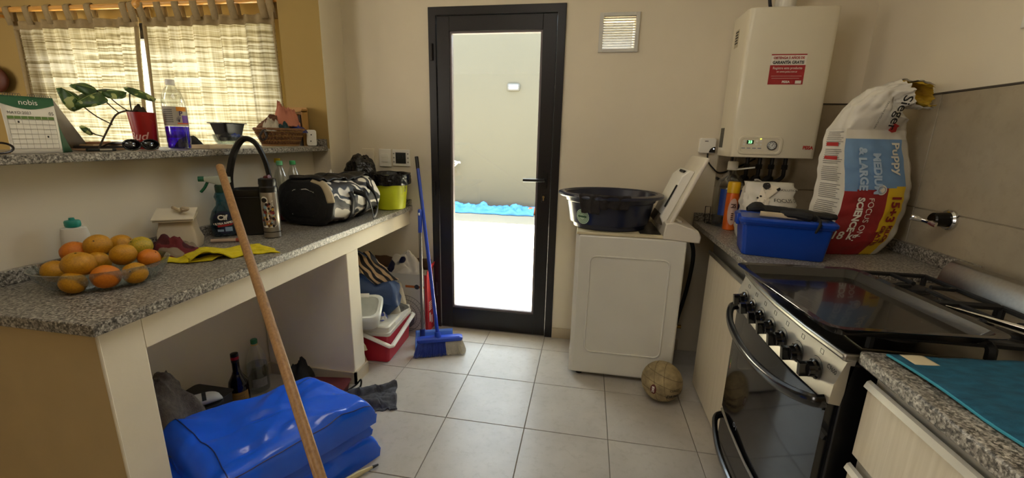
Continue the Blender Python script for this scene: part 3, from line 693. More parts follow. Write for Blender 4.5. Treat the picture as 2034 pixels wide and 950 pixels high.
for k in range(9): an = -.8 + k * .6; tube(bm, [mm @ V((.012 * C_(an), .012 * S(an), .0064)), mm @ V((.017 * C_(an), .017 * S(an), .0064))], .0012, 4)
O('gauge_scale', bm, ink, gg)
text('brand_lettering', 'PEISA', .024, redink, t, plane_fn((1.765, BYF - .0008, 1.36), (1, 0, 0), (0, 0, 1)), bold=.0012, xs=.85)
sp = plane_fn((1.603, BYF - .0004, 1.752), (1, 0, .0), (0, 0, 1))
stk = O('sticker', card(nb(), sp, -.083, .083, -.075, .072, FN), mat('sticker_red', 'a3262a', .5, var=.03), t)
O('sticker_panel', card(nb(), sp, -.083, .083, .019, .066, FN, .0012), paper, stk)
q = lambda x, y: sp(x, y) + V((0, -.0022, 0))
text('sticker_lettering', 'OBTENGA 5 AÑOS DE', .0165, redink, stk, lambda x, y: q(x, y + .053), bold=.0005, xs=.88)
text('sticker_lettering', 'GARANTÍA GRATIS', .0195, ink, stk, lambda x, y: q(x, y + .031), bold=.0007, xs=.88)
text('sticker_lettering', 'Registre este producto', .0165, whiteink, stk, lambda x, y: q(x, y + .004), xs=.9)
text('sticker_lettering', 'en www.peisa.com.ar', .0125, whiteink, stk, lambda x, y: q(x, y - .013), xs=.9)
for k in range(2): O('sticker_small_print', card(nb(), q, -.072 + .004 * k, .072 - .01 * k, -.036 - .011 * k, -.033 - .011 * k, FN), mat('pale_red_print', 'c98a86', .6, var=0), stk)
text('sticker_lettering', 'PEISA', .0155, whiteink, stk, lambda x, y: q(x + .002, y - .063), bold=.0005)
O('sticker_emblem', card(nb(), q, .046, .074, -.071, -.056, FN), paper, stk)
O('side_label', card(nb(), plane_fn((BX0, .10, 1.93), (0, -1, 0), (0, 0, 1)), -.03, .03, -.045, .045, (-1, 0, 0)), mat('faded_label', 'b7ad93', .7), t)
for k in range(5): O('side_label_text', card(nb(), plane_fn((BX0 - .0008, .10, 1.96 - k * .014), (0, -1, 0), (0, 0, 1)), -.022, .022 - .006 * (k % 2), 0, .007, (-1, 0, 0)), ink, t)
O('side_label', card(nb(), plane_fn((BX0, .12, 1.40), (0, -1, 0), (0, 0, 1)), -.045, .02, -.05, .06, (-1, 0, 0)), mat('grey_label', '57564c', .6), t)
O('flue', lathe(nb(), [(.05, 0), (.052, .02), (.05, .03), (.05, .08), (.056, .085), (.05, .095), (.05, .6)], (1.60, .09, BZ1), 24), mat('white_flue', 'd5d2c8', .4), t)
tag(O('flue_sensor_cable', tube(nb(), curve([(1.53, .06, BZ1 + .002), (1.51, .05, BZ1 + .05), (1.50, .06, BZ1 + .15), (1.52, .09, BZ1 + .3)], 5), .008, 6), hose), 'black cable curling up beside the boiler flue', 'cable')
pipe = mat('dark_pipe', '2a2825', .45, .5)
for k, x in enumerate((1.45, 1.535, 1.60, 1.665, 1.735)):
    tp_ = thing('boiler_pipe', ('thin grey pipe below the boiler beside the gateway cable', 'dark hooked pipe below the boiler display', 'dark hooked pipe below the boiler buttons', 'dark hooked pipe below the boiler gauge', 'dark pipe with valve below the boiler brand name')[k], 'pipe', (x, .1, 1.16), 'pipes under the boiler')
    O('pipe', tube(nb(), curve([(x, .1, 1.303), (x, .1, 1.23), (x, .11, 1.19), (x - .03, .13, 1.16), (x - .045, .15, 1.165), (x - .045, YW - .016, 1.168)], 4), .011 if k else .008, 8), pipe, tp_)
    if k:
        O('fitting', tube(nb(), [(x, .1, 1.262), (x, .1, 1.235)], .017, 6), pipe, tp_)
        O('wall_rosette', tube(nb(), [(x - .045, YW - .03, 1.168), (x - .045, YW - .0145, 1.168)], .026, 14), pipe, tp_)
# gateway box with cable
t = thing('wifi_gateway', 'small square white device with black quarter circle on the wall beside the boiler', 'device', (1.327, .18, 1.316))
O('case', loft(nb(), [[V((1.327 + p.x, YW - d, 1.358 + p.y)) for p in rrect(.046, .044, .012, 0)] for d in (0.0005, .024, .028)]), white_p, t, bevel=.003)
bm = nb(); prism(bm, [(1.371, 1.318)] + [(1.371 - .034 * C_(a * PI / 12), 1.318 + .034 * S(a * PI / 12)) for a in range(7)], 'y', YW - .0305, YW - .028); O('dark_corner', bm, bplas, t)
O('status_light', tube(nb(), [(1.362, YW - .03, 1.340), (1.362, YW - .0325, 1.340)], .0025, 8), mat('led_white', 'ffffff', .3, var=0, em=4), t)
O('name_print', card(nb(), plane_fn((1.318, YW - .0282, 1.384), (1, 0, 0), (0, 0, 1)), -.01, .01, -.002, .002, FN), ink, t)
O('cable', tube(nb(), curve([(1.335, YW - .015, 1.316), (1.34, YW - .02, 1.27), (1.37, YW - .025, 1.23), (1.42, YW - .02, 1.20), (1.52, YW - .02, 1.24), (1.60, YW - .03, 1.29)], 6), .0045, 6), hose, t)
# ventilation grille
t = thing('vent_grille', 'white square ventilation grille on the wall right of the door', 'vent', (.76, .19, 1.886))
bm = nb(); vx0, vx1, vz0, vz1 = .645, .875, 1.888, 2.105
for a in ((vx0, .668, vz0, vz1), (.853, vx1, vz0, vz1), (.668, .853, vz0, 1.905), (.668, .853, 2.085, vz1)): box(bm, a[0], a[1], YW - .012, YW - .0005, a[2], a[3])
O('frame', bm, mat('vent_grey_white', 'c9c7bf', .5), t, bevel=.002)
lv = O('louvre', prism(nb(), [(YW - .011, 1.907), (YW - .010, 1.905), (YW + .012, 1.916), (YW + .011, 1.918)], 'x', .668, .853), mat('vent_grey_white', 'c9c7bf'), t)
copies(lv, t, [(0, 0, .0137 * k) for k in range(1, 13)])
# switch plates and thermostat
def plate(name, label, cat, x0, x1, z0, z1, m):
    t = thing(name, label, cat, ((x0 + x1) / 2, YW - .005, z0)); O('plate', B(x0, x1, YW - .012, YW - .0005, z0, z1), m, t, bevel=.003); return t
plate('blank_plate', 'blank cream wall plate behind the black trash bag', 'wall plate', -.925, -.835, 1.165, 1.285, wall_m)
t = plate('light_switch', 'white double rocker light switch on the wall beside the thermostat', 'light switch', -.80, -.712, 1.165, 1.285, white_p)
O('rocker', B(-.779, -.733, YW - .017, YW - .011, 1.228, 1.256), white_p, t, bevel=.002); O('rocker', B(-.779, -.733, YW - .017, YW - .011, 1.196, 1.225), white_p, t, bevel=.002)
t = plate('thermostat', 'white wall thermostat with dark square screen', 'thermostat', -.70, -.575, 1.172, 1.284, white_p)
O('screen', B(-.676, -.602, YW - .0145, YW - .011, 1.19, 1.264), mat('lcd_dark', '22261f', .25), t)
text('screen_digits', '21.5', .028, mat('lcd_digit', '0a0b09', .5, var=0), t, plane_fn((-.64, YW - .0153, 1.232), (1, 0, 0), (0, 0, 1)))
for x in (-.689, -.587):
    for z in (1.20, 1.228, 1.256): O('button', B(x - .005, x + .005, YW - .0145, YW - .011, z - .004, z + .004), mat('button_grey', '8d8a80', .5), t)
# wall valve on the tiles and a socket edge near the right border
t = thing('wall_valve', 'chrome lever valve on the taupe tiles above the stove', 'valve', (2.08, -.61, 1.08))
O('escutcheon', tube(nb(), [(XR - .014, -.607, 1.093), (XR - .024, -.607, 1.093), (XR - .030, -.607, 1.093)], [.042, .042, .036], 24), chrome, t)
O('valve_body', tube(nb(), [(XR - .03, -.607, 1.093), (XR - .075, -.607, 1.093), (XR - .08, -.607, 1.093)], [.03, .027, .022], 20), mat('dark_chrome', '2e2d2b', .25, .9), t)
O('lever', tube(nb(), curve([(XR - .082, -.640, 1.075), (XR - .090, -.615, 1.080), (XR - .105, -.590, 1.086), (XR - .125, -.565, 1.092)], 4), [.011] * 4 + [.008] * 5 + [.011] * 3 + [.014], 8, flat=.6), chrome, t)
t = thing('wall_socket', 'edge of white wall socket at the right border of the photo', 'socket', (2.09, -.76, 1.78))
O('plate', B(XR - .01, XR - .0005, -.80, -.672, 1.79, 1.87), white_p, t, bevel=.003); O('socket_face', B(XR - .013, XR - .009, -.77, -.70, 1.80, 1.86), white_p, t)

# ------------------------------------------------------------------ on the right-hand granite
t = thing('water_bottle', 'large clear plastic jug with blue label and white cap beside the orange can', 'bottle', (1.445, .045, ZC))
WB = (1.445, .05, ZC + .001)
O('shell', lathe(nb(), [(.055, 0), (.074, .006), (.076, .03), (.072, .05), (.076, .07), (.076, .22), (.068, .26), (.045, .295), (.024, .315), (.022, .345)], WB, 28, cap=False), clear, t)
O('water', lathe(nb(), [(.05, .004), (.07, .008), (.072, .03), (.07, .05), (.072, .06)], WB, 24), thin_glass('blue_water', (.35, .55, .85), .1, .5), t)
bm = nb(); sheet(bm, 16, 8, lambda u, v: V((WB[0] + .0775 * C_(-2.5 + 1.7 * u), WB[1] + .0775 * S(-2.5 + 1.7 * u), WB[2] + .07 + .15 * v))); lbw = O('label', bm, mat('blue_label', '1b3f95', .4, var=.15, vs=20), t)
text('label_lettering', 'Ga', .036, whiteink, lbw, lambda x, y: V((WB[0] + .0788 * C_(-1.75 + x / .0775), WB[1] + .0788 * S(-1.75 + x / .0775), WB[2] + .165 + y)), cut=.02)
O('cap', lathe(nb(), [(.028, .335), (.028, .37), (.025, .375)], WB, 20), white_p, t)
O('carry_ring', tube(nb(), [(WB[0] + .025 * C_(a), WB[1] + .025 * S(a), WB[2] + .33) for a in [k * PI / 8 for k in range(16)]], .005, 6, closed=True), white_p, t)
O('cap_strap', tube(nb(), [(WB[0] + .02, WB[1] - .02, WB[2] + .331), (WB[0] + .10, WB[1] - .05, WB[2] + .346)], .005, 6, flat=2), white_p, t)
t = thing('aerosol_can', 'orange aerosol can with yellow cap in front of the clear jug', 'spray can', (1.43, -.055, ZC))
AC = (1.432, -.06, ZC + .001)
O('can', lathe(nb(), [(.030, 0), (.033, .004), (.033, .20), (.030, .208), (.028, .21)], AC, 24), mat('orange_print', 'd8641c', .3, var=.25, vs=10), t)
O('cap', lathe(nb(), [(.0325, .208), (.0325, .262), (.029, .268)], AC, 24), mat('yellow_plastic', 'e3b21a', .4), t)
aw = lambda x, y, o_=.0337: V((AC[0] + o_ * C_(-1.95 + x / .033), AC[1] + o_ * S(-1.95 + x / .033), AC[2] + .11 + y))
bm = nb(); sheet(bm, 20, 3, lambda u, v: aw(.012 + .026 * v * C_(2 * PI * u), -.005 + .075 * v * S(2 * PI * u)), wrap=True); lo = O('label_oval', bm, mat('pale_pink_print', 'd9b8a8', .5), t)
for k in range(4): bm = nb(); sheet(bm, 4, 2, lambda u, v: aw(.006 + .012 * u, -.018 - k * .011 + .006 * v, .0346)); O('label_mark', bm, mat('brown_print', '4a1d12', .5, var=0), lo)
text('label_lettering', 'bl', .034, mat('brown_print', '4a1d12', .5, var=0), lo, lambda x, y: aw(.014 - y, x + .028, .0346), bold=.001, cut=.015)
t = thing('small_bottle', 'small dark bottle with beige cap between orange can and white bag', 'bottle', (1.515, -.01, ZC))
O('bottle', lathe(nb(), [(.03, 0), (.032, .005), (.032, .15), (.022, .18), (.02, .19)], (1.512, .02, ZC + .001), 20), mat('brown_bottle', '3b2c20', .3), t); O('cap', lathe(nb(), [(.026, .19), (.026, .235), (.022, .24)], (1.512, .02, ZC + .001), 20), mat('beige_cap', 'b7a688', .5), t)

t = thing('wire_stand', 'small black wire stand on the granite behind the washing machine lid', 'stand', (1.36, .1, ZC))
O('wire', tube(nb(), curve([(1.345, .12, ZC + .10), (1.35, .115, ZC + .005), (1.36, .09, ZC + .004), (1.40, .06, ZC + .004), (1.395, .10, ZC + .004), (1.36, .12, ZC + .004)], 5), .0022, 5), hose, t); O('wire', tube(nb(), [(1.345, .12, ZC + .10), (1.375, .12, ZC + .10), (1.375, .12, ZC + .004)], .0022, 5), hose, t)
# small white dog food bag
def pouch(bm, cx, cy, z0, w0, w1, th, h, yaw_, lean, seed, nu=48, nv=28, top_pinch=.12):
    def f(u, v):
        a = 2 * PI * u; x, y = C_(a), S(a); q = (abs(x) ** 4 + abs(y) ** 4) ** -.25; x, y = x * q, y * q
        wd = (w0 + (w1 - w0) * v) * (1 - .10 * (1 - min(1, v * 8)) ** 2)
        tk = th * (1 - (1 - top_pinch) * max(0, (v - .45) / .55) ** 1.3) * (1 - .18 * (1 - min(1, v * 6)) ** 2)
        p = V((x * wd / 2, y * tk / 2, v * h))
        p += V((x, y, 0)) * (.012 * nse(x * 2 + seed, y * 2, v * 7) + .006 * nse(x * 6, y * 6 + seed, v * 19))
        p.x += lean[0] * v; p.y += lean[1] * v * v
        return V((cx + p.x * C_(yaw_) - p.y * S(yaw_), cy + p.x * S(yaw_) + p.y * C_(yaw_), z0 + p.z))
    g = sheet(bm, nu, nv, f, wrap=True); bm.faces.new(g[0][::-1]); bm.faces.new(g[-1]); return f
t = thing('dog_food_bag', 'crumpled small white dog food bag with dalmatian print behind the blue box', 'bag', (1.56, -.22, ZC))
bm = nb(); fb = pouch(bm, 1.545, -.235, ZC + .001, .27, .22, .15, .285, -.06, (.0, .03), 5, top_pinch=.35)
wfilm = mat('white_bag_film', 'cfcabd', .45, var=.08, vs=12, bump=.35, bs=30, bd=.004)
O('bag', bm, wfilm, t)
bm = nb(); sheet(bm, 20, 10, lambda u, v: V((1.46 + .21 * u + .04 * v, -.25 + .03 * S(u * 3) + .10 * v, ZC + .272 + .03 * (1 - u) * (1 - v) - .02 * u + .012 * nse(u * 5, v * 5)))); O('folded_top', bm, wfilm, t, solid=.002)
def fl_(x, y, o_=.004):           # the front of the small bag
    u = .75 + x / .66; v = (y + .085) / .285; p = fb(u % 1, max(0, min(1, v))); return p + V((-.05, -1, .15)).normalized() * o_
dk = mat('dalmatian_black', '1d1a18', .6, var=0); dw = mat('dalmatian_cream', 'ddd3bf', .6, var=0)
def blob(name, pts, m, par, o_):
    bm = nb(); c = (sum(p[0] for p in pts) / len(pts), sum(p[1] for p in pts) / len(pts)); pp = curve([(*p, 0) for p in pts + pts[:1]], 4)[:-1]
    ce = bm.verts.new(fl_(*c, o_)); vs = [bm.verts.new(fl_(p.x, p.y, o_)) for p in pp]
    for i in range(len(vs)): bm.faces.new((ce, vs[i], vs[(i + 1) % len(vs)]))
    bmesh.ops.recalc_face_normals(bm, faces=bm.faces[:]); return O(name, bm, m, par)
dg = blob('dog_print', [(-.075, .03), (-.055, .10), (-.045, .15), (-.03, .185), (.0, .19), (.03, .175), (.025, .155), (-.005, .15), (-.01, .11), (-.02, .05), (-.04, .02)], dw, t, .005)
blob('dog_print', [(-.035, .18), (-.03, .195), (-.008, .198), (-.005, .18), (-.022, .165)], dk, dg, .0065); blob('dog_print', [(.02, .158), (.036, .166), (.032, .178), (.018, .17)], dk, dg, .0065)
for k in range(14):
    x, y = R.uniform(-.055, -.025), R.uniform(.04, .15); r_ = R.uniform(.003, .007)
    blob('dog_spot', [(x + r_, y), (x, y + r_), (x - r_, y), (x, y - r_)], dk, dg, .0068)
text('bag_lettering', 'FOCUS ON', .022, ink, t, lambda x, y: fl_(x + .065, y + .115, .006), cut=.02)
text('bag_lettering', 'TROUW EVOLUTION', .013, ink, t, lambda x, y: fl_(x + .04, y + .165, .006), cut=.02)

# blue lidded box and oven mitt
t = thing('storage_box', 'bright blue plastic storage box with lid on the granite in front of the dog food', 'box', (1.5, -.56, ZC))
mtb = Matrix.Translation((1.487, -.565, ZC + .001)) @ Matrix.Rotation(-.20, 4, 'Z')
bluep = mat('box_blue_plastic', '0f3ea0', .32, var=.03)
O('bin', loft(nb(), [rrect(a, b, .018, z) for a, b, z in ((.150, .092, 0), (.153, .095, .004), (.166, .106, .135), (.172, .112, .138), (.172, .112, .150))], mtb), bluep, t)
O('lid', loft(nb(), [rrect(a, b, .02, z) for a, b, z in ((.178, .118, .146), (.180, .120, .150), (.180, .120, .160), (.172, .112, .168), (.162, .102, .168), (.158, .098, .162))], mtb), bluep, t)
O('clip', box(nb(), -.186, -.172, -.05, .02, .125, .175, mtb), bluep, t, bevel=.003)
t = thing('oven_mitt', 'black quilted oven mitt lying on the blue storage box', 'mitt', (1.49, -.55, 1.07))
def mitt(u, v):
    a = 2 * PI * v; L_ = -.145 + .33 * u; wd = .055 * min(1, (u + .02) * 9) ** .5 * min(1, (1.0 - u) * 6 + .55) * (1 + .05 * S(u * 12)); tk = .019 * min(1, (u + .02) * 9) ** .5 * (1.15 - .5 * u)
    return mtb @ V((L_, .0 + .02 * S(u * 4) + wd * C_(a), .170 + tk + tk * S(a) + .004 * nse(u * 12, C_(a) * 3, S(a)) + .01 * (u < .2)))
bm = nb(); g = sheet(bm, 30, 14, mitt); bmesh.ops.remove_doubles(bm, verts=bm.verts[:], dist=.0004); mb = O('quilted_body', bm, bmatte, t)
bm = nb(); tube(bm, curve([mtb @ V(p) for p in ((-.02, -.05, .185), (.03, -.075, .19), (.07, -.088, .186), (.10, -.08, .18))], 5), [.016] * 6 + [.019] * 6 + [.014] * 4, 10); O('thumb', bm, bmatte, t)
bm = nb(); tube(bm, curve([mtb @ V(p) for p in ((-.10, -.058, .181), (-.02, -.066, .180), (.06, -.07, .177))], 6), .011, 8, flat=.5); O('lining', bm, mat('cream_quilt', 'c2b08e', .9, bump=.6, bs=60), t)
bm = nb(); tube(bm, curve([mtb @ V(p) for p in ((.10, -.09, .19), (.105, -.13, .17), (.095, -.134, .13), (.11, -.128, .165))], 5), .005, 6); O('hanging_loop', bm, bmatte, t)

# big dog food bag
t = thing('dog_food_sack', 'tall leaning sack of puppy food with blue, red and yellow panels and open top', 'bag', (1.84, -.40, ZC))
DY = .22                               # yaw of the sack front
ex, ny = V((C_(DY), S(DY), 0)), V((S(DY), -C_(DY), 0))   # along the front, out of the front
SW, ST, SH = .30, .165, .545
def spine(v): return V((1.785 + .085 * v + .03 * S(v * 4.2), -.43 + .05 * v * v + .01 * v, ZC + .002 + SH * v))
def sack(u, v, o_=0.0):
    """u 0..1 round the section: 0-.36 front (left to right), .36-.5 right side, .5-.86 back, .86-1 left gusset"""
    segs = [(-.5, -.5), (.5, -.5), (.5, .5), (-.5, .5)]; cuts = [0, .36, .5, .86, 1.0]
    u %= 1.0
    for k in range(4):
        if u <= cuts[k + 1]: f_ = (u - cuts[k]) / (cuts[k + 1] - cuts[k]); a, b = segs[k], segs[(k + 1) % 4]; break
    x, y = a[0] + (b[0] - a[0]) * f_, a[1] + (b[1] - a[1]) * f_
    bul = 1 + .22 * (1 - (2 * f_ - 1) ** 2)
    if k in (0, 2): y *= bul
    else: x *= 1 + .10 * (1 - (2 * f_ - 1) ** 2) * (1 if k == 1 else -.9)
    wd = SW * (1 - .10 * max(0, v - .75) * 4) * (.93 + .07 * min(1, v * 8)); tk = ST * (1.05 - .35 * max(0, v - .5) * 2) * (.80 + .2 * min(1, v * 8))
    p = spine(v) + ex * (x * wd) - ny * (y * tk)
    w_ = .005 * nse(x * 5, v * 7, y * 4) + .0018 * S(v * 48 + x * 9 + 5 * nse(x * 4, v * 4)) * (1 if v > .06 else 0) + o_
    d = (ex * x * .6 - ny * y * 1.4); d.normalize()
    return p + d * w_
cw = mat('sack_white_film', 'd3cec2', .42, var=.06, vs=14, bump=.25, bs=40, bd=.003)
mats = [cw, mat('sack_blue', '6f93bb', .4, var=.05), mat('sack_red', '8d1f22', .4, var=.06), mat('sack_yellow', 'd9b41e', .4, var=.05), mat('sack_grey', 'b9b4a6', .5, var=.1)]
bm = nb(); nu_, nv_ = 100, 70; g = sheet(bm, nu_, nv_, sack, wrap=True); bm.faces.ensure_lookup_table(); fi = 0
for j in range(nv_ - 1):
    for i in range(nu_):
        u, v = (i + .5) / nu_, (j + .5) / (nv_ - 1); k = 0
        if u < .365:
            f_ = u / .36
            if v > .93: k = 0
            elif v > .52 + .05 * f_: k = 1
            elif f_ > .60 + (.06 if v < .2 else 0) : k = 3
            else: k = 2
            if f_ > .89 and v < .93: k = 4
        elif u < .5: k = 4
        elif u < .86: k = 4
        else: k = 0
        bm.faces[fi].material_index = k; fi += 1
bm.faces.new(g[0][::-1]); sk = O('sack_body', bm, mats, t, ang=1.2)
# crumpled open neck folding over to the right, with a gaping yellow mouth
NK = [(spine(1.0), ex, SW * .50, ST * .46), (V((1.852, -.40, 1.515)), V((.96, .1, -.25)), .112, .068), (V((1.862, -.415, 1.575)), V((.75, .1, -.65)), .062, .058), (V((1.925, -.435, 1.600)), V((.25, 0, -.97)), .050, .062), (V((1.975, -.450, 1.590)), V((.1, 0, -1)), .054, .07), (V((2.012, -.455, 1.580)), V((.05, 0, -1)), .046, .070)]
def neck(u, v, sc_=1.0, o_=0.0):
    k = min(4.999, v * 5); i = int(k); k -= i; k = k * k * (3 - 2 * k) * .5 + k * .5; A_, B_ = NK[i], NK[i + 1]
    c = A_[0].lerp(B_[0], k); nr = A_[1].lerp(B_[1], k).normalized(); hw = A_[2] + (B_[2] - A_[2]) * k; ht = A_[3] + (B_[3] - A_[3]) * k
    a = 2 * PI * u; x, y = C_(a), S(a); q = (abs(x) ** 3 + abs(y) ** 3) ** (-1 / 3); x, y = x * q, y * q
    w_ = (.014 * nse(x * 3, y * 3, v * 7) + .010 * nse(x * 7, v * 16, y * 5)) * min(1, v * 4 + .2)
    p = c + nr * (x * hw * sc_) - ny * (y * ht * sc_) + (nr * x - ny * y) * (w_ + o_)
    if v > .45: p += V((.068, .0, .008)) * max(0, S(a)) * (v - .45) / .55
    if v < .22:                                   # grow out of the sack's top edge
        d_ = (math.degrees(a) - 225) % 360; cu_ = [(0, 0), (90, .36), (180, .5), (270, .86), (360, 1.0)]
        for (a0_, u0_), (a1_, u1_) in zip(cu_, cu_[1:]):
            if d_ <= a1_: us_ = u0_ + (u1_ - u0_) * (d_ - a0_) / (a1_ - a0_); break
        k_ = v / .22; k_ = k_ * k_ * (3 - 2 * k_); p = (sack(us_ % 1, .995) + V((0, 0, .1 * v)) + (nr * x - ny * y) * o_).lerp(p, k_)
    return p
bm = nb(); sheet(bm, 72, 34, lambda u, v: neck(u, v * .56), wrap=True); O('open_neck', bm, cw, t, ang=1.5)
bm = nb(); sheet(bm, 44, 14, lambda u, v: neck(-.07 + .60 * u, .54 + .46 * v)); O('mouth_flap', bm, cw, t, ang=1.5)
bm = nb(); sheet(bm, 44, 16, lambda u, v: neck(-.10 + .64 * u, .46 + .53 * v, .90, -.003)); O('yellow_lining', bm, mat('sack_lining_yellow', 'c2a02c', .5, var=.12, bump=.4, bs=25, bd=.008), t, ang=1.5)
def sf(x, y, o_=.0035):          # on the sack front, lettering reads downwards: x runs down, y to the right
    return sack(.18 + y / SW * .36, .5 - x / SH, o_)
wt = mat('sack_white_print', 'e2ddd0', .5, var=0); lb_ = mat('sack_pale_blue_print', 'a9bfd6', .5, var=0); rd = mat('sack_red_print', '86201f', .5, var=0)
T = lambda s, size, m, vx, fy, bold=.0008, al='LEFT': text('sack_lettering', s, size, m, sk, lambda x, y: sf(x + (.5 - vx) * SH, y + (fy - .5) * SW), align=al, bold=bold, cut=.025)
T('Puppy', .056, wt, .905, .76, .0016); T('MEDIUM', .046, lb_, .82, .44, .0022); T('& LARGE', .046, lb_, .86, .24, .0022)
T('FOCUS ON', .034, wt, .475, .37, .0); T('SCIENCE', .038, wt, .475, .23, .0016)
T('15+3', .058, rd, .50, .745, .0022); T('KILOS', .030, rd, .255, .81, .0014); T('GRATIS', .028, rd, .255, .69, .0012)
text('sack_lettering', '18 kg', .048, wt, sk, lambda x, y: sack(.18 + (x + (.20 - .5) * SW) / SW * .36, .165 + y / SH, .0035), bold=.001, cut=.03)
bm = nb(); sheet(bm, 20, 3, lambda u, v: sf(.0 + .022 * v * C_(2 * PI * u) - .02, .022 * v * S(2 * PI * u) + .0 , .003), wrap=True); bd_ = O('sack_badge', bm, wt, sk)
bm = nb(); sheet(bm, 20, 2, lambda u, v: sf((.013 + .003 * v) * C_(2 * PI * u) - .02, (.013 + .003 * v) * S(2 * PI * u), .0045), wrap=True); O('badge_ring', bm, mat('grey_print', '8d9199'), bd_)
def sg(x, y, o_=.003): return sack(.93 + x / ST * .14, .5 + y / SH, o_)     # left gusset
for k in range(64):
    v = .26 - k * .0085
    if v < -.19 or k % 9 == 8: continue
    bmq = nb(); x1 = R.uniform(.02, .058) ; sheet(bmq, 6, 2, lambda a, b: sg(-.06 + (.06 + x1) * a, v + .0026 * b)); O('small_print', bmq, mat('grey_small_print', '6f6c66', .6, var=0) if k % 6 else mat('grey_small_print', '6f6c66'), sk)
for k in range(2):
    bmq = nb(); sheet(bmq, 6, 3, lambda a, b: sg(-.055 + .075 * a, .20 - .06 * k + .016 * b, .0038)); O('red_banner', bmq, redink, sk)
for k in range(12):
    bmq = nb(); x0 = -.03 + k * .0045; sheet(bmq, 2, 3, lambda a, b: sg(x0 + (.0022 + .001 * (k % 3)) * a, -.25 + .04 * b, .0035)); O('barcode_bar', bmq, ink, sk)
text('sack_lettering', '18 kg', .030, ink, sk, lambda x, y: sg(x + .01, y - .195), cut=.02)
pA = neck(.77, .08); dA = (neck(.74, .02) - neck(.74, .34)).normalized(); rA = (ex - dA * ex.dot(dA)).normalized()
text('neck_lettering', 'Sieger', .058, ink, t, plane_fn(neck(.77, .22) + ny * .016 + ex * .01, dA, rA), bold=.0006)
bm = nb(); f3 = plane_fn(neck(.80, .07) + ny * .014, dA, rA); vs = [bm.verts.new(f3(*q)) for q in ((-.02, -.01), (.012, -.022), (.02, .0), (.014, .016), (-.004, .012), (-.012, .018))]; bm.faces.new(vs); O('red_emblem', bm, redink, t)
text('neck_lettering', 'TROUW EVOLUTION', .012, ink, t, plane_fn(neck(.72, .17) + ny * .012 - ex * .012, dA, rA))

# ------------------------------------------------------------------ on the left counter
# glass fruit bowl and oranges
BO = (-.885, -1.525, ZC + .001)
tag(O('fruit_bowl', lathe(nb(), [(.03, .004), (.105, .0), (.125, .006), (.150, .035), (.160, .060), (.1625, .0635), (.158, .0645), (.146, .036), (.12, .010), (.03, .008)], BO, 48, 1.06, .90, .55), bowlg), 'oval clear glass bowl full of oranges on the granite counter', 'bowl')
oran = {}
def orange_mat(nm, c1, c2, c3):
    m, t, b, N, L = nt(nm); vec = coords(N, L); n = nz(N, L, vec, 9, 4, .6); n2 = nz(N, L, vec, 40, 3, .7)
    a = ramp(N, L, n, [(.30, hx(c1)), (.6, hx(c2))]); L(mixc(t, N, L, ramp(N, L, n2, [(.60, (0, 0, 0)), (.8, (.8, .8, .8))]), a, hx(c3)), b.inputs['Base Color'])
    b.inputs['Roughness'].default_value = .45; vo = N('TexVoronoi'); L(vec, vo.inputs[0]); vo.inputs['Scale'].default_value = 260; addbump(N, L, b, vo.outputs[0], .25, .001); return m
oy = orange_mat('orange_peel_yellow', 'a8740f', 'c58d14', '7a5c14'); oo = orange_mat('orange_peel_deep', 'c4690c', 'd27a14', '9c5616'); og = orange_mat('orange_peel_green', '8b8a22', 'c9a628', '6d7a22')
bm = nb(); ball(bm, (0, 0, 0), 1.0, 4)
for v in bm.verts:
    d = v.co.normalized(); v.co *= 1 + .03 * noise.noise(d * 2.2) - .09 * max(0, d.z - .93) * 10 * .6
omesh = bpy.data.meshes.new('orange'); bm.to_mesh(omesh); bm.free(); omesh.polygons.foreach_set('use_smooth', [True] * len(omesh.polygons))
bm = nb(); tube(bm, [(0, 0, .93), (0, 0, .985)], .07, 8); scar_me = bpy.data.meshes.new('stem_scar'); bm.to_mesh(scar_me); bm.free(); scar_me.materials.append(mat('stem_scar_brown', '4b3a17', .8))
ORG = [((-.985, -1.585, .944), .036, oy, 'yellow orange at the left end of the glass bowl'), ((-.985, -1.525, .990), .037, oo, 'wide orange high at the back left of the fruit heap'),
       ((-.86, -1.605, .982), .040, oy, 'largest yellow orange piled at the front left of the heap'), ((-.85, -1.635, .935), .033, oy, 'orange seen through the front glass below the largest one'),
       ((-.926, -1.50, 1.010), .036, oy, 'orange on the very top of the heap, in front of the lotion bottle'), ((-.945, -1.415, .992), .034, oy, 'orange at the back of the heap, half hidden behind the topmost'),
       ((-.902, -1.527, .962), .034, oy, 'small orange in the middle of the heap'), ((-.825, -1.505, .988), .035, oy, 'round orange high on the right middle of the heap'),
       ((-.79, -1.590, .944), .036, oo, 'deep orange fruit at the front centre of the bowl'), ((-.872, -1.412, .988), .035, og, 'green tinged orange at the back right of the heap'),
       ((-.797, -1.450, .962), .032, oo, 'orange with dark navel at the right end of the heap'), ((-.757, -1.532, .940), .033, oy, 'orange behind the glass at the front right of the bowl')]
for (p, r_, m, lab) in ORG:
    me = omesh.copy(); me.materials.clear(); me.materials.append(m)
    o = bpy.data.objects.new('orange', me); col.objects.link(o); o.location = p; o.scale = (r_, r_, r_ * .94); o.rotation_euler = (R.uniform(-1.2, 1.2), R.uniform(-1, 1), R.uniform(0, 6)); tag(o, lab, 'orange', 'oranges in the glass bowl')
    s_ = bpy.data.objects.new('stem_scar', scar_me); col.objects.link(s_); s_.parent = o
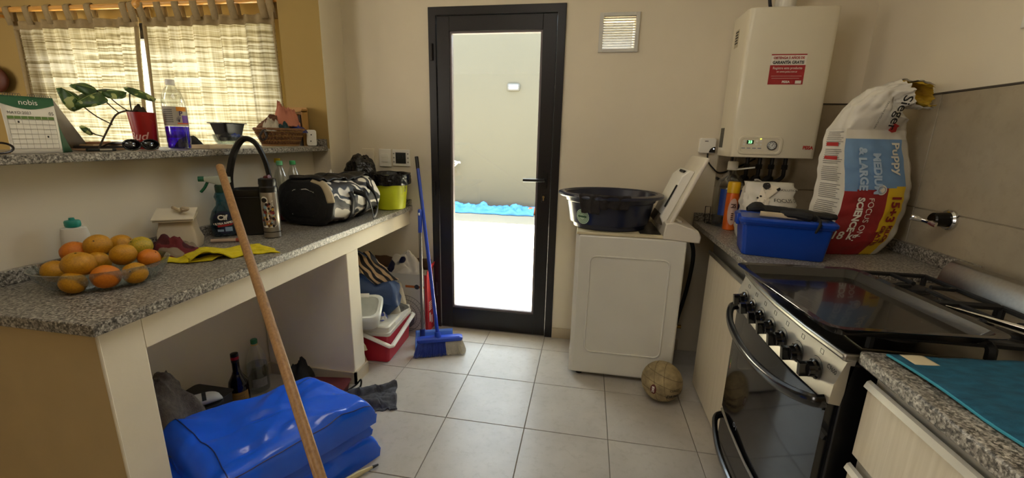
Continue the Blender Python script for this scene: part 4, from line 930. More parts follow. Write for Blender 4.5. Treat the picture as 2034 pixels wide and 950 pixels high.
# lotion bottle
t = thing('lotion_bottle', 'white lotion bottle with teal flip cap behind the oranges', 'bottle', (-1.085, -1.452, ZC))
LB = (-1.085, -1.45, ZC + .001)
lbo = O('bottle', lathe(nb(), [(.030, 0), (.034, .006), (.034, .125), (.030, .148), (.015, .153)], LB, 28, 1.05, .72, 1.1, sq=4), mat('bottle_offwhite', 'd9d6cb', .4), t, ang=.8)
O('cap', lathe(nb(), [(.019, .152), (.021, .158), (.021, .170), (.019, .174), (.008, .176), (.007, .183)], LB, 24), mat('teal_cap', '1f8f80', .4), t)
for k, (a, b) in enumerate(((-.02, -.004), (.008, .012), (-.018, .004), (-.018, .0), (-.012, -.006))):
    fn = plane_fn((LB[0] + .008, LB[1] - .0285, LB[2] + .115 - k * .014), (C_(.2), S(.2), 0), (0, 0, 1)); O('label_print', card(nb(), fn, a, b, 0, .003, (.2, -1, 0)), mat('grey_small_print', '6f6c66'), lbo)
# paper bag
t = thing('paper_bag', 'off-white folded paper bag tied with a bow beside the spray bottle', 'bag', (-1.03, -1.09, ZC))
kraft = mat('offwhite_paper_bag', 'c9bda6', .85, var=.08, vs=8, bump=.5, bs=14, bd=.006)
mp = Matrix.Translation((-1.045, -1.115, ZC + .001)) @ Matrix.Rotation(.55, 4, 'Z') @ Matrix.Diagonal((.86, .86, 1.08, 1))
rings = [[V((p.x * (1 + .10 * nse(p.x * 25, p.y * 25, z * 20)), p.y * (1 + .12 * nse(p.y * 22, p.x * 22, z * 25 + 4)), z)) for p in rrect(a, b, .012, z, 4)] for a, b, z in ((.080, .050, 0), (.082, .050, .03), (.078, .046, .06), (.070, .040, .09), (.066, .034, .115), (.066, .02, .13))]
O('bag', loft(nb(), rings, mp), kraft, t, ang=.5)
bm = nb(); box(bm, -.082, .082, -.062, .035, 0, .004, mp @ Matrix.Translation((0, -.008, .135)) @ Matrix.Rotation(.35, 4, 'X')); box(bm, -.078, .08, -.058, .03, -.012, -.008, mp @ Matrix.Translation((0, -.008, .133)) @ Matrix.Rotation(.25, 4, 'X'))
O('folded_flap', bm, mat('paper_flap', 'd8cfba', .8), t)
bm = nb(); c = mp @ V((.03, -.035, .145))
for s_ in (-1, 1): tube(bm, curve([c, c + V((.02 * s_, -.012, .016)), c + V((.038 * s_, .0, .012)), c + V((.022 * s_, .008, .004)), c], 4), .006, 6, flat=.5)
ball(bm, c, .008, 2); O('bow', bm, mat('bow_beige', 'b7a88c', .8), t)
# spray bottle
t = thing('spray_bottle', 'blue trigger spray cleaner bottle with round dark label', 'spray bottle', (-1.035, -.885, ZC))
PB = (-1.035, -.895, ZC + .001); pr = .72
tealb = thin_glass('teal_bottle', (.10, .42, .52), .12, .45)
pbo = O('bottle', lathe(nb(), [(.045, 0), (.055, .006), (.058, .05), (.056, .085), (.044, .12), (.026, .145), (.024, .165), (.030, .185), (.022, .205), (.016, .21)], PB, 28, 1.0, .55, pr, sq=2.6), tealb, t, ang=1)
O('liquid', lathe(nb(), [(.042, .003), (.052, .008), (.055, .05), (.053, .085), (.041, .115)], PB, 24, 1.0, .5, pr, sq=2.6), mat('teal_liquid', '123f55', .2), pbo)
pe, pn = V((C_(pr), S(pr), 0)), V((S(pr), -C_(pr), 0))
fc = lambda x, y, o_=.0: V(PB) + pe * x + V((0, 0, .068 + y)) + pn * (.0325 + o_ - 5.5 * x * x)
bm = nb(); sheet(bm, 24, 4, lambda u, v: fc(.046 * v * C_(2 * PI * u), .052 * v * S(2 * PI * u)), wrap=True); pl_ = O('label', bm, mat('label_navy', '10203f', .4, var=.4, vs=25), pbo)
bm = nb(); sheet(bm, 20, 3, lambda u, v: fc(-.006 + .021 * v * C_(2 * PI * u), .024 + .019 * v * S(2 * PI * u), .0012), wrap=True); O('label_disc', bm, ink, pl_)
text('label_lettering', 'Cif', .032, whiteink, pl_, lambda x, y: fc(x - .006, y + .023, .0024), bold=.0012, cut=.02)
text('label_lettering', 'ULTRA RÁPIDO', .0125, whiteink, pl_, lambda x, y: fc(x, y - .003 + x * .12, .002), bold=.0006, cut=.02)
bm = nb(); sheet(bm, 10, 2, lambda u, v: fc(-.034 + .068 * u, -.018 + .009 * v + (u - .5) * .008, .0016)); O('label_band', bm, redink, pl_)
bm = nb(); sheet(bm, 6, 2, lambda u, v: fc(.0 + .028 * u, -.042 + .02 * v, .0016)); O('label_window', bm, mat('pale_blue_print', '8fa9c4', .5), pl_)
bm = nb(); sheet(bm, 6, 2, lambda u, v: fc(-.03 + .024 * u, -.042 + .010 * v, .0016)); O('label_window', bm, mat('pale_blue_print', '8fa9c4'), pl_)
O('collar', lathe(nb(), [(.021, .205), (.022, .215), (.022, .235), (.018, .24)], PB, 20), mat('dark_green_plastic', '153c2c', .4), t)
td = V((-.80, -.60, 0)); th = V(PB) + V((0, 0, .24)); sd = V((-td.y, td.x, 0))
bm = nb(); loft(bm, [[th + td * x + sd * (p.x) + V((0, 0, p.y + dz)) for p in rrect(w_, h_, .006, 0, 4)] for x, w_, h_, dz in ((-.045, .012, .012, .022), (-.03, .016, .020, .018), (.0, .016, .022, .018), (.03, .014, .016, .024), (.055, .012, .011, .027))])
hdp = O('trigger_head', bm, mat('grey_white_head', 'b9c2b4', .4), t)
O('nozzle', tube(nb(), [th + td * .055 + V((0, 0, .027)), th + td * .078 + V((0, 0, .027))], .012, 8), mat('green_nozzle', '1f6b4a', .4), hdp)
O('trigger', tube(nb(), curve([th + td * .045 + V((0, 0, .012)), th + td * .058 + V((0, 0, -.012)), th + td * .075 + V((0, 0, -.032))], 4), .006, 6), mat('green_nozzle', '1f6b4a'), hdp)
# red and grey rag heap
def heap(bm, cx, cy, z0, rx, ry, h, seed, rz=0, fold=.35, n=40, m=18, f2=7, pw=2.2):
    def f(u, v):
        a = 2 * PI * u; rr = 1 + .22 * nse(C_(a) * 1.6, S(a) * 1.6, seed) + .07 * nse(C_(a) * 5, S(a) * 5, seed)
        r_ = S(v * PI / 2) if v < 1 else 1.0
        x, y = C_(a) * r_ * rr * rx, S(a) * r_ * rr * ry
        k = (1 - r_ ** pw); z = h * k * (1 + fold * nse(C_(a) * r_ * 2.2, S(a) * r_ * 2.2, seed + 3)) + h * fold * .45 * abs(nse(C_(a) * r_ * f2 * .6, S(a) * r_ * f2 * .6, seed + 7)) * (1 if v < .98 else 0)
        return V((cx + x * C_(rz) - y * S(rz), cy + x * S(rz) + y * C_(rz), z0 + max(0, z)))
    g = sheet(bm, n, m, f, wrap=True); bmesh.ops.remove_doubles(bm, verts=bm.verts[:], dist=1e-5)
    e = [e for e in bm.edges if e.is_boundary]
    if e: bmesh.ops.holes_fill(bm, edges=e)
    bmesh.ops.recalc_face_normals(bm, faces=bm.faces[:]); return bm
tag(O('checked_rag', heap(nb(), -.965, -1.225, ZC + .001, .095, .075, .06, 3, .4, .8), patch('maroon_rag', ('3f0f12', '5e181c', '7d6f5c'), 13, .95, (.48, .60), .6), ang=2), 'crumpled maroon and grey rag between the oranges and the yellow cloth', 'rag')
# yellow cloths
yc = mat('yellow_cloth', 'c8b50c', .95, var=.18, vs=60, bump=.6, bs=220)
def ycl(u, v):
    a, b, c, d = V((-.945, -1.195, 0)), V((-.775, -.985, 0)), V((-.80, -1.318, 0)), V((-.588, -1.085, 0))
    p = a.lerp(b, u).lerp(c.lerp(d, u), v); p += V((.012 * S(v * 9 + u * 3), .010 * S(u * 11), 0))
    p.z = ZC + .003 + .036 * max(0, S(u * 6.0 + .3)) * (.35 + .65 * v) * (1 - .55 * u) + .016 * abs(nse(u * 4, v * 4, 1)); return p
bm = nb(); sheet(bm, 60, 24, ycl); tag(O('yellow_cloth', bm, yc, solid=.004, offs=1), 'rumpled bright yellow cleaning cloth behind the leaning wooden stick', 'cloth')
bm = nb(); sheet(bm, 24, 10, lambda u, v: V((-.92 + .17 * u, -1.345 + .07 * u + .05 * v + .01 * S(u * 8), ZC + .003 + .012 * abs(S(u * 7 + v * 2)) * v))); tag(O('yellow_cloth', bm, yc, solid=.003, offs=1), 'small yellow cloth scrap sticking out beside the glass bowl', 'cloth')
t = thing('pink_crayon', 'small pale pink tube lying on the counter behind the yellow cloth', 'tube', (-.93, -1.02, ZC)); O('tube', tube(nb(), [(-.985, -1.03, ZC + .009), (-.90, -.985, ZC + .009)], .008, 8), mat('pale_pink', 'b9a08c', .6), t); O('cap', tube(nb(), [(-.90, -.985, ZC + .009), (-.885, -.977, ZC + .009)], .009, 8), mat('coral_cap', '9c4634', .5), t)
# leather carrier
t = thing('leather_caddy', 'black leather bucket caddy with tall riveted handle behind the steel thermos', 'caddy', (-.965, -.83, ZC))
leather = mat('black_leather', '16130f', .5, var=.2, bump=.3, bs=120); MB_ = Matrix.Translation((-.955, -.80, ZC + .001)) @ Matrix.Rotation(.52, 4, 'Z')
O('bucket', loft(nb(), [rrect(a, b, .04, z) for a, b, z in ((.068, .060, 0), (.075, .066, .004), (.078, .068, .195), (.080, .070, .20), (.080, .070, .215), (.074, .064, .215), (.070, .060, .05))], MB_), leather, t)
O('rim_band', loft(nb(), [rrect(.0815, .0715, .042, z) for z in (.178, .183)], MB_, False, False), leather, t, solid=.003, offs=1)
hpts = [MB_ @ V(p) for p in ((-.081, -.02, .10), (-.082, -.02, .20), (-.078, -.02, .28), (-.055, -.015, .37), (-.02, -.01, .435), (.012, -.008, .447), (.045, -.005, .42), (.070, -.002, .35), (.081, 0, .27), (.083, 0, .20), (.082, 0, .10))]
O('handle', tube(nb(), curve(hpts, 5), .021, 8, flat=.55, upv=(-.2, .98, 0)), leather, t)
for s_, y_ in ((-1, -.02), (1, 0)):
    O('strap', box(nb(), s_ * .084 - .004, s_ * .084 + .004, y_ - .026, y_ + .026, .09, .285, MB_), leather, t, bevel=.006)
    for z in (.13, .17, .255):
        a = MB_ @ V((s_ * .084 - .0, y_ - .027, z)); O('rivet', tube(nb(), [a, a + (MB_.to_3x3() @ V((0, -.004, 0)))], .007, 10), mat('brass_rivet', 'c9bfa6', .3, .8), t)
# thermos
t = thing('thermos', 'brushed steel thermos with black lid and crowd sticker', 'thermos', (-.815, -.865, ZC))
TH = (-.815, -.86, ZC + .001)
O('body', lathe(nb(), [(.030, 0), (.037, .003), (.037, .028), (.0375, .03), (.0375, .21), (.035, .215)], TH, 36), mat('thermos_steel', 'b5ada0', .28, 1, var=.05), t)
O('base_ring', lathe(nb(), [(.0382, .027), (.0382, .03)], TH, 36, cap=False), mat('dark_chrome', '2e2d2b'), t)
O('lid', lathe(nb(), [(.0375, .212), (.0395, .216), (.0395, .235), (.036, .240), (.036, .246), (.0375, .250), (.036, .272), (.026, .276)], TH, 32), bplas, t)
O('pour_button', tube(nb(), [(TH[0] - .01, TH[1], TH[2] + .274), (TH[0] + .014, TH[1], TH[2] + .280)], .011, 10), mat('maroon_button', '5e1218', .4), t)
tv = math.atan2(-2.567 - TH[1], .624 - TH[0])
st = lambda x, y, o_=.0379: V((TH[0] + o_ * C_(tv - .32 + x / .0375), TH[1] + o_ * S(tv - .32 + x / .0375), TH[2] + .12 + y))
outl = [(-.030, -.065), (-.015, -.07), (.0, -.068), (.02, -.069), (.032, -.06), (.033, -.035), (.027, -.015), (.03, .01), (.024, .035), (.026, .055), (.018, .052), (.012, .03), (.0, .04), (.004, .065), (-.01, .075), (-.022, .068), (-.028, .045), (-.034, .03), (-.03, 0), (-.034, -.03)]
bm = nb(); vs = [bm.verts.new(st(p.x, p.y)) for p in curve([(*p, 0) for p in outl + outl[:1]], 3)[:-1]]; ce = bm.verts.new(st(0, 0))
for i in range(len(vs)): bm.faces.new((ce, vs[i], vs[(i + 1) % len(vs)]))
stk2 = O('sticker', bm, whiteink, t)
pal = [mat('sticker_' + c, c, .5, var=0) for c in ('1b1512', '7a1f24', 'b98560', '8fb1c4', '3a2a20', 'c79a3a', '5c3f30')]
for k in range(46):
    y = -.062 + .105 * ((k * .618) % 1); wl = .026 if y < .03 else .014; x = R.uniform(-wl, wl); r_ = R.uniform(.0035, .0065)
    bm = nb(); sheet(bm, 8, 2, lambda u, v: st(x + r_ * v * C_(2 * PI * u), y + 1.3 * r_ * v * S(2 * PI * u), .0382 + .00003 * k), wrap=True); O('printed_figure', bm, pal[k % 7], stk2)
bm = nb(); sheet(bm, 10, 2, lambda u, v: st(-.010 + .012 * v * C_(2 * PI * u), .058 + .011 * v * S(2 * PI * u), .0398), wrap=True); O('printed_figure', bm, pal[0], stk2)
# soda bottles
def soda(label, x, y, capc, drink, h=.315, rs=.86):
    t = thing('soda_bottle', label, 'bottle', (x, y, ZC), 'soda bottles on the counter'); c = (x, y, ZC + .001); k = h / .315
    O('shell', lathe(nb(), [(.040 * rs, 0), (.050 * rs, .008), (.052 * rs, .03 * k), (.051 * rs, .17 * k), (.046 * rs, .21 * k), (.031 * rs, .25 * k), (.016, .275 * k), (.0135, .29 * k)], c, 24, cap=False), clear, t)
    O('neck_ring', lathe(nb(), [(.014, .283 * k), (.018, .285 * k), (.014, .287 * k)], c, 20, cap=False), clear, t)
    O('cap', lathe(nb(), [(.0165, .288 * k), (.0165, .306 * k), (.014, .309 * k)], c, 18), mat('cap_' + capc, capc, .4), t)
    if drink: O('drink', lathe(nb(), [(.039 * rs, .003), (.049 * rs, .009), (.0505 * rs, .03 * k), (.0495 * rs, .15 * k)], c, 24), mat('red_drink', '7d0c1c', .15), t)
soda('clear soda bottle with green cap and red drink behind the duffel', -1.03, -.50, '6fbf8a', True, .335)
soda('clear soda bottle with green cap, second from the thermos', -1.045, -.375, '4fae6c', False, .33)
soda('soda bottle with yellow cap behind the two green caps', -1.088, -.443, 'd8b520', False, .345, .56)
O_ = tag(O('tissue', heap(nb(), -.925, -.20, ZC + .205, .03, .03, .04, 8, 0, 1.0, 24, 10), paper, ang=2), 'scrap of white tissue on top of the duffel near the pillar', 'tissue')
# duffel bag
t = thing('duffel_bag', 'black and white camouflage duffel bag on the granite counter', 'bag', (-.80, -.40, ZC))
camo = patch('camouflage_cloth', ('d8d2c6', '131316', 'd8d2c6', '0f0f11', '4a4546', 'd8d2c6'), 8.0, .6, (.36, .45, .51, .60, .64)); dblk = mat('duffel_black_nylon', '0d0d0f', .5, var=.3, bump=.3, bs=120)
DA, DB = V((-.815, -.63, ZC + .125)), V((-.80, -.13, ZC + .12))
def duf(u, v, o_=0.0):
    a = 2 * PI * u; ax = (DB - DA).normalized(); sx = V((ax.y, -ax.x, 0)); x, z = C_(a), S(a); q = (abs(x) ** 2.6 + abs(z) ** 2.6) ** (-1 / 2.6)
    e = min(1, min(v, 1 - v) / .07); rr = (.55 + .45 * math.sqrt(max(0, 1 - (1 - e) ** 2))) if e < 1 else 1
    rr *= 1 - .10 * S(v * PI) * (z > .2) * .6; rr += .10 * nse(x * 1.3, z * 1.3, v * 4) + .05 * nse(x * 3.5, z * 3.5, v * 9)
    top = 1.0 + (.12 * nse(v * 4, 2) if z > 0 else 0)
    p = DA.lerp(DB, v) + sx * (x * q * (.168 * rr + o_)) + V((0, 0, z * q * (.122 * rr * top + o_)))
    p.z = max(p.z, ZC + .002); return p
bm = nb(); g = sheet(bm, 56, 44, duf, wrap=True); bm.faces.new(g[0][::-1]); bm.faces.new(g[-1]); bo = O('body', bm, camo, t, ang=1.5)
bm = nb(); sheet(bm, 56, 7, lambda u, v: duf(u, .0 + .085 * v, .003) , wrap=True); O('end_panel', bm, dblk, t, ang=1.5)
bm = nb(); g = sheet(bm, 40, 6, lambda u, v: (lambda p, c: c + (p - c) * (v * .98))(duf(u, .012, .004), DA + V((0, -.012, -.0))), wrap=True); O('mesh_pocket', bm, mat('black_mesh', '161618', .7, var=.4, vs=50, bump=.6, bs=200), t, ang=1.5)
bm = nb(); sheet(bm, 12, 8, lambda u, v: duf(.20 - .19 * u, .015 + .055 * v, .006)); O('cream_patch', bm, mat('cream_cloth_patch', 'b3a487', .8), t, solid=.002, ang=1.5)
bm = nb(); sheet(bm, 14, 40, lambda u, v: duf(.16 + .16 * u, .03 + .94 * v, .010 + .006 * S(v * 30))); O('zip_flap', bm, dblk, t, solid=.004, ang=1.5)
O('zip', tube(nb(), [duf(.25, k / 20, .018) for k in range(1, 20)], .004, 6), bplas, t)
for v0, v1 in ((.36, .36), (.66, .70)):
    pts = [duf((.97 - .72 * k / 30) % 1 if False else (1.06 - .90 * k / 30) % 1, v0 + (v1 - v0) * k / 30, .009) for k in range(31)]
    bm = nb(); ax = (DB - DA).normalized() * .017
    sheet(bm, 2, 31, lambda u, v: pts[round(v * 30)] + ax * (2 * u - 1)); O('webbing_strap', bm, dblk, t, solid=.004, offs=1, ang=1.5)
hl = curve([duf(.06, .40, .012), duf(.02, .47, .05) , duf(.955, .55, .075), duf(.90, .62, .08) + V((0, 0, .01)), duf(.955, .70, .06), duf(.03, .74, .03), duf(.09, .72, .012)], 6)
bm = nb(); sheet(bm, 2, len(hl), lambda u, v: hl[round(v * (len(hl) - 1))] + V((0, 0, .016)) * (2 * u - 1)); O('carry_handle', bm, dblk, t, solid=.004, ang=1.5)
bm = nb(); sheet(bm, 4, 4, lambda u, v: duf(.03 - .035 * v, .60 + .05 * u, .008)); O('logo_patch', bm, mat('grey_patch', '8f8a84', .6), t, solid=.002)
# black trash bag
plb = mat('black_bag_film', '0b0b0d', .22, var=.2, bump=.9, bs=16, bd=.02)
bm = nb(); heap(bm, -.865, .05, ZC + .001, .135, .11, .35, 21, .2, .10, 60, 40, 9, 3.6)
for v in bm.verts:
    k = min(1, (v.co.z - ZC) / .2); v.co.x += -.0 * k; v.co.y = min(v.co.y, .172)
disp(bm, .016, 14, 4); disp(bm, .008, 34, 9); tag(O('trash_bag', bm, plb, ang=1.0), 'full black plastic trash bag in the corner below the blank wall plate', 'trash bag')
# lime bucket with liner
t = thing('bucket', 'lime green bucket lined with a black bag at the end of the counter', 'bucket', (-.672, .055, ZC))
BK = (-.662, .050, ZC + .001)
O('pail', lathe(nb(), [(.02, .002), (.090, 0), (.098, .004), (.116, .17), (.120, .19), (.124, .195), (.124, .21), (.114, .21), (.108, .19), (.090, .02), (.02, .012)], BK, 40), mat('lime_plastic', 'c2cc1a', .4), t)
def liner(u, v):
    a = 2 * PI * u; dz = .010 * nse(C_(a) * 2, S(a) * 2, 5)
    if v < .5: k = v / .5; r_ = .137 + .004 * nse(C_(a) * 8, S(a) * 8, v * 9); z = .165 + dz + (.24 - .165 + .5 * dz) * k
    else: k = (v - .5) / .5; r_ = .134 - .042 * k; z = .24 + 1.0 * dz - .09 * k
    r_ += .006 * nse(C_(a) * 12, S(a) * 12, v * 4)
    return V((BK[0] + r_ * C_(a), min(BK[1] + r_ * S(a), .178), BK[2] + z))
bm = nb(); sheet(bm, 72, 16, liner, wrap=True); O('liner', bm, plb, t, ang=1.2)
bm = nb(); tube(bm, curve([(BK[0] + .112, BK[1] - .03, BK[2] + .18), (BK[0] + .125, BK[1] - .035, BK[2] + .15), (BK[0] + .118, BK[1] - .03, BK[2] + .12)], 4), .003, 6); O('bail_wire', bm, chrome, t)

# ------------------------------------------------------------------ on the ledge, z = 1.30
ZL = 1.301
# desk calendar
t = thing('desk_calendar', 'white and green standing desk calendar at the left end of the ledge', 'calendar', (-1.13, -1.47, ZL))
c0, c1 = V((-1.075, -1.566, ZL)), V((-1.062, -1.447, ZL)); b0, b1 = V((-1.245, -1.42, ZL)), V((-1.205, -1.262, ZL)); a0, a1 = V((-1.14, -1.528, ZL + .172)), V((-1.125, -1.402, ZL + .172))
# front sheet c0-c1-a1-a0 ; back sheet
bm = nb(); sheet(bm, 10, 10, lambda u, v: c0.lerp(c1, u).lerp(a0.lerp(a1, u), v) + V((.006 * S(v * PI), -.002 * S(v * PI), 0))); O('front_page', bm, paper, t, solid=.002)
bm = nb(); sheet(bm, 6, 6, lambda u, v: b0.lerp(b1, u).lerp(a0.lerp(a1, u), v)); O('back_board', bm, mat('grey_card', 'a59c8c', .8), t, solid=.002)
pn_ = (c1 - c0).cross(a0 - c0).normalized()
def cal(x, y, o_=.0015): return c0.lerp(c1, x).lerp(a0.lerp(a1, x), y) + V((.006 * S(y * PI), -.002 * S(y * PI), 0)) + pn_ * o_
grn = mat('calendar_green', '1f5b34', .6)
bm = nb(); sheet(bm, 16, 5, lambda u, v: cal(u, 1 - v * (.14 + .09 * S(u * PI)))); gh = O('green_header', bm, grn, t)
text('calendar_lettering', 'nobis', .16, whiteink, gh, lambda x, y: cal(.5 + x * 1.05, .885 + y * .85, .003), cut=.05)
text('calendar_lettering', 'MAYO 2023', .085, ink, t, lambda x, y: cal(.08 + x, .70 + y * .85, .002), align='LEFT', cut=.05)
text('calendar_lettering', '05', .10, ink, t, lambda x, y: cal(.90 + x, .70 + y * .85, .002), cut=.05)
for i in range(7):
    bm = nb(); sheet(bm, 2, 2, lambda u, v: cal(.06 + i * .127 + .118 * u, .595 + .05 * v)); O('weekday_cell', bm, mat('calendar_olive', '5f7d3a', .6), t)
ln = mat('calendar_line', '8a8474', .7, var=0)
for k in range(7): bm = nb(); sheet(bm, 8, 2, lambda u, v: cal(.06 + .88 * u, .585 - k * .085 + .006 * v)); O('grid_line', bm, ln, t)
for k in range(8): bm = nb(); sheet(bm, 2, 8, lambda u, v: cal(.06 + k * .1257 + .006 * u, .075 + .51 * v)); O('grid_line', bm, ln, t)
for i, j in ((1, 0), (5, 3)): bm = nb(); sheet(bm, 8, 2, lambda u, v: cal(.0 + .12 + i * .1257 - .0 + .02 * v * C_(2 * PI * u), .54 - j * .085 + .02 * v * S(2 * PI * u), .002), wrap=True); O('ink_dot', bm, ink, t)
bm = nb()
for k in range(22):
    if 8 < k < 12: continue
    p = a0.lerp(a1, .03 + k * .044); tube(bm, [p + V((.004 * C_(q), .0, .002 + .006 * S(q))) + pn_ * .002 * C_(q) for q in [j * PI / 4 for j in range(8)]], .0007, 4, closed=True)
O('wire_binding', bm, mat('binding_wire', '6a6a66', .4, .8), t)['kind'] = 'stuff'
bm = nb(); sheet(bm, 10, 12, lambda u, v: a1.lerp(c1.lerp(b1, .02 + .44 * u * (1 - .35 * v * v)), v) + V((-.006, -.012, 0)) * u * S(v * PI)); O('turned_page', bm, grn, t, solid=.0008)
# spectacles on a yellow booklet
t = thing('spectacles', 'dark framed spectacles beside the calendar at the left edge', 'glasses', (-1.07, -1.66, ZL))
for k, (yy, xx) in enumerate(((-1.605, -1.05), (-1.67, -1.055))):
    O('lens_rim', tube(nb(), [(xx + .006 * C_(a), yy + .027 * C_(a), ZL + .018 + .015 * S(a)) for a in [j * PI / 10 for j in range(20)]], .0032, 6, closed=True), mat('tortoise_dark', '1d1510', .3), t)
O('temple', tube(nb(), curve([(-1.05, -1.69, ZL + .025), (-1.10, -1.70, ZL + .015), (-1.16, -1.69, ZL + .006)], 4), .0025, 6), mat('tortoise_dark', '1d1510'), t)
O('bridge', tube(nb(), [(-1.047, -1.632, ZL + .024), (-1.05, -1.643, ZL + .024)], .003, 6), mat('tortoise_dark', '1d1510'), t)
tag(O('booklet', B(-1.16, -1.045, -1.76, -1.645, ZL, ZL + .005), mat('yellow_booklet', 'b5a53c', .7), bevel=.001), 'yellow booklet under the spectacles at the left edge', 'booklet')
# plant cutting in red cup
t = thing('potted_cutting', 'red beer tumbler holding a trailing pothos cutting', 'plant', (-1.16, -1.085, ZL))
CU = (-1.165, -1.085, ZL + .001)
O('tumbler', lathe(nb(), [(.02, .003), (.034, 0), (.0355, .004), (.046, .145), (.0435, .145), (.033, .01), (.02, .008)], CU, 32), mat('red_tumbler', '9a1512', .35), t)
cuv = math.atan2(-2.567 - CU[1], .624 - CU[0]); cf = lambda x, y: V((CU[0] + (.0365 + .0105 * (.05 + y) / .145) * C_(cuv + x / .041), CU[1] + (.0365 + .0105 * (.05 + y) / .145) * S(cuv + x / .041), CU[2] + .05 + y))
text('tumbler_lettering', 'Bud', .045, mat('pinkish_print', 'd9a79c', .6, var=0), t, lambda x, y: cf(x - .030, y), shear=.3, bold=.0006, cut=.02)
bm = nb()
for a_, b_ in (((-.03, .075), (.02, .085)), ((-.02, .06), (.03, .06)), ((.0, .085), (.028, .062)), ((-.03, .045), (.035, .045))): tube(bm, [cf(*a_), cf(*b_)], .0006, 4)
O('tumbler_print', bm, mat('faded_red_print', 'b8574c', .6, var=0), t)
vine = mat('brown_stem', '3a2c18', .7); vp = curve([(-1.165, -1.09, ZL + .10), (-1.16, -1.105, ZL + .150), (-1.15, -1.13, ZL + .149), (-1.14, -1.17, ZL + .146), (-1.14, -1.205, ZL + .128), (-1.14, -1.235, ZL + .085), (-1.135, -1.265, ZL + .045), (-1.13, -1.292, ZL + .006)], 5)
O('stem', tube(nb(), vp, .0032, 6), vine, t); bm = nb(); heap(bm, -1.165, -1.09, ZL + .125, .03, .03, .04, 6, 0, .8, 20, 8); O('root_clump', bm, vine, t)
def leaf(base, tip, wid, nrm, seed, stem_from):
    b, tp = V(base), V(tip); d = (tp - b); L_ = d.length; d.normalize(); n = V(nrm); sdv = d.cross(n).normalized(); n = sdv.cross(d)
    def f(u, v):
        s_ = 2 * u - 1; wv = 1.35 * wid * (S(PI * min(1, v * 1.0) ** .62) ** .85 if 0 < v < 1 else 0) * .5
        return b + d * (v * L_ - .012 * abs(s_) * (1 - v) * (v < .3)) + sdv * (s_ * wv) + n * (-.014 * s_ * s_ * wid / .05 - .02 * v * v + .10 * wid * (1 - abs(s_)) * 0)
    bm = nb(); sheet(bm, 9, 14, f); bmesh.ops.remove_doubles(bm, verts=bm.verts[:], dist=1e-5)
    lf_ = O('leaf', bm, patch('pothos_leaf', ('a3ad6c', '3a5a22', '2d4a1c', '4a6a2c'), 30, .4, (.40, .52, .62), .1) if 'pothos_leaf' not in MATS else MATS['pothos_leaf'], t, solid=.0008, ang=2)
    O('midrib', tube(nb(), [f(.5, k / 8) + n * .0012 for k in range(1, 8)], .001, 5), mat('pale_vein', '9aa86a', .5), lf_)
    O('petiole', tube(nb(), curve([stem_from, V(stem_from).lerp(b, .5) + V((.0, -.004, -.004)), b], 4), .0022, 6), vine, t)
leaf((-1.15, -1.30, ZL + .155), (-1.145, -1.335, ZL + .215), .062, (.9, .2, .35), 1, (-1.14, -1.222, ZL + .095))
leaf((-1.14, -1.245, ZL + .207), (-1.135, -1.335, ZL + .175), .058, (.45, -.3, .8), 2, (-1.14, -1.19, ZL + .138))
leaf((-1.15, -1.245, ZL + .215), (-1.16, -1.30, ZL + .240), .045, (.6, -.3, .6), 3, (-1.14, -1.19, ZL + .138))
leaf((-1.145, -1.225, ZL + .213), (-1.15, -1.135, ZL + .235), .05, (.5, .1, .85), 4, (-1.14, -1.155, ZL + .147))
leaf((-1.15, -1.125, ZL + .236), (-1.145, -1.02, ZL + .220), .055, (.55, .1, .8), 5, (-1.15, -1.135, ZL + .15))
leaf((-1.14, -1.308, ZL + .075), (-1.145, -1.285, ZL + .085), .03, (.8, .1, .5), 6, (-1.135, -1.26, ZL + .05))
# purple cleaner bottle
t = thing('cleaner_bottle', 'clear bottle half full of violet cleaner on the ledge', 'bottle', (-1.09, -1.005, ZL))
PC = (-1.095, -1.005, ZL + .001)
O('shell', lathe(nb(), [(.034, 0), (.040, .004), (.042, .015), (.040, .022), (.042, .03), (.042, .17), (.040, .20), (.030, .235), (.0155, .255), (.0145, .265)], PC, 28, cap=False), clear, t)
O('violet_liquid', lathe(nb(), [(.033, .003), (.039, .006), (.0405, .016), (.0385, .022), (.0405, .03), (.0405, .093)], PC, 28), thin_glass('violet_liquid', (.16, .07, .70), .06, .3), t)
pv = math.atan2(-2.567 - PC[1], .624 - PC[0]); pf = lambda x, y, o_=.0428: V((PC[0] + o_ * C_(pv + x / .042), PC[1] + o_ * S(pv + x / .042), PC[2] + y))
bm = nb(); sheet(bm, 20, 3, lambda u, v: pf(-.05 + .11 * u, .095 + .078 * v)); lb5 = O('label', bm, mat('label_grey', 'b3ab9c', .6), t)
for k in range(7): bm = nb(); sheet(bm, 6, 2, lambda u, v: pf(-.040 + .032 * u, .158 - k * .008 + .004 * v, .0433)); O('label_text', bm, mat('grey_small_print', '6f6c66'), lb5)
for a, b, z, h_, c in ((.006, .045, .155, .017, 'd88a1f'), (.004, .05, .103, .005, 'd8642a'), (.022, .05, .108, .03, '6a3fa0')): bm = nb(); sheet(bm, 6, 2, lambda u, v: pf(a + (b - a) * u, z + h_ * v, .0434)); O('label_patch', bm, mat('label_' + c, c, .5, var=0), lb5)
for k in range(5): O('label_spray', tube(nb(), [pf(.012, .112, .0434), pf(.012 - .012 * C_(k * .4 + .4), .112 + .022 * S(k * .4 + .4), .0434)], .0008, 4), mat('violet_print', '2a1c5c', .5, var=0), lb5)
text('label_lettering', 'P', .026, mat('violet_print', '2a1c5c'), lb5, lambda x, y: pf(.013 + x, .145 + y, .0434), align='LEFT', bold=.0006, cut=.02)
O('cap', lathe(nb(), [(.0165, .260), (.0165, .278), (.014, .281)], PC, 18), white_p, t)
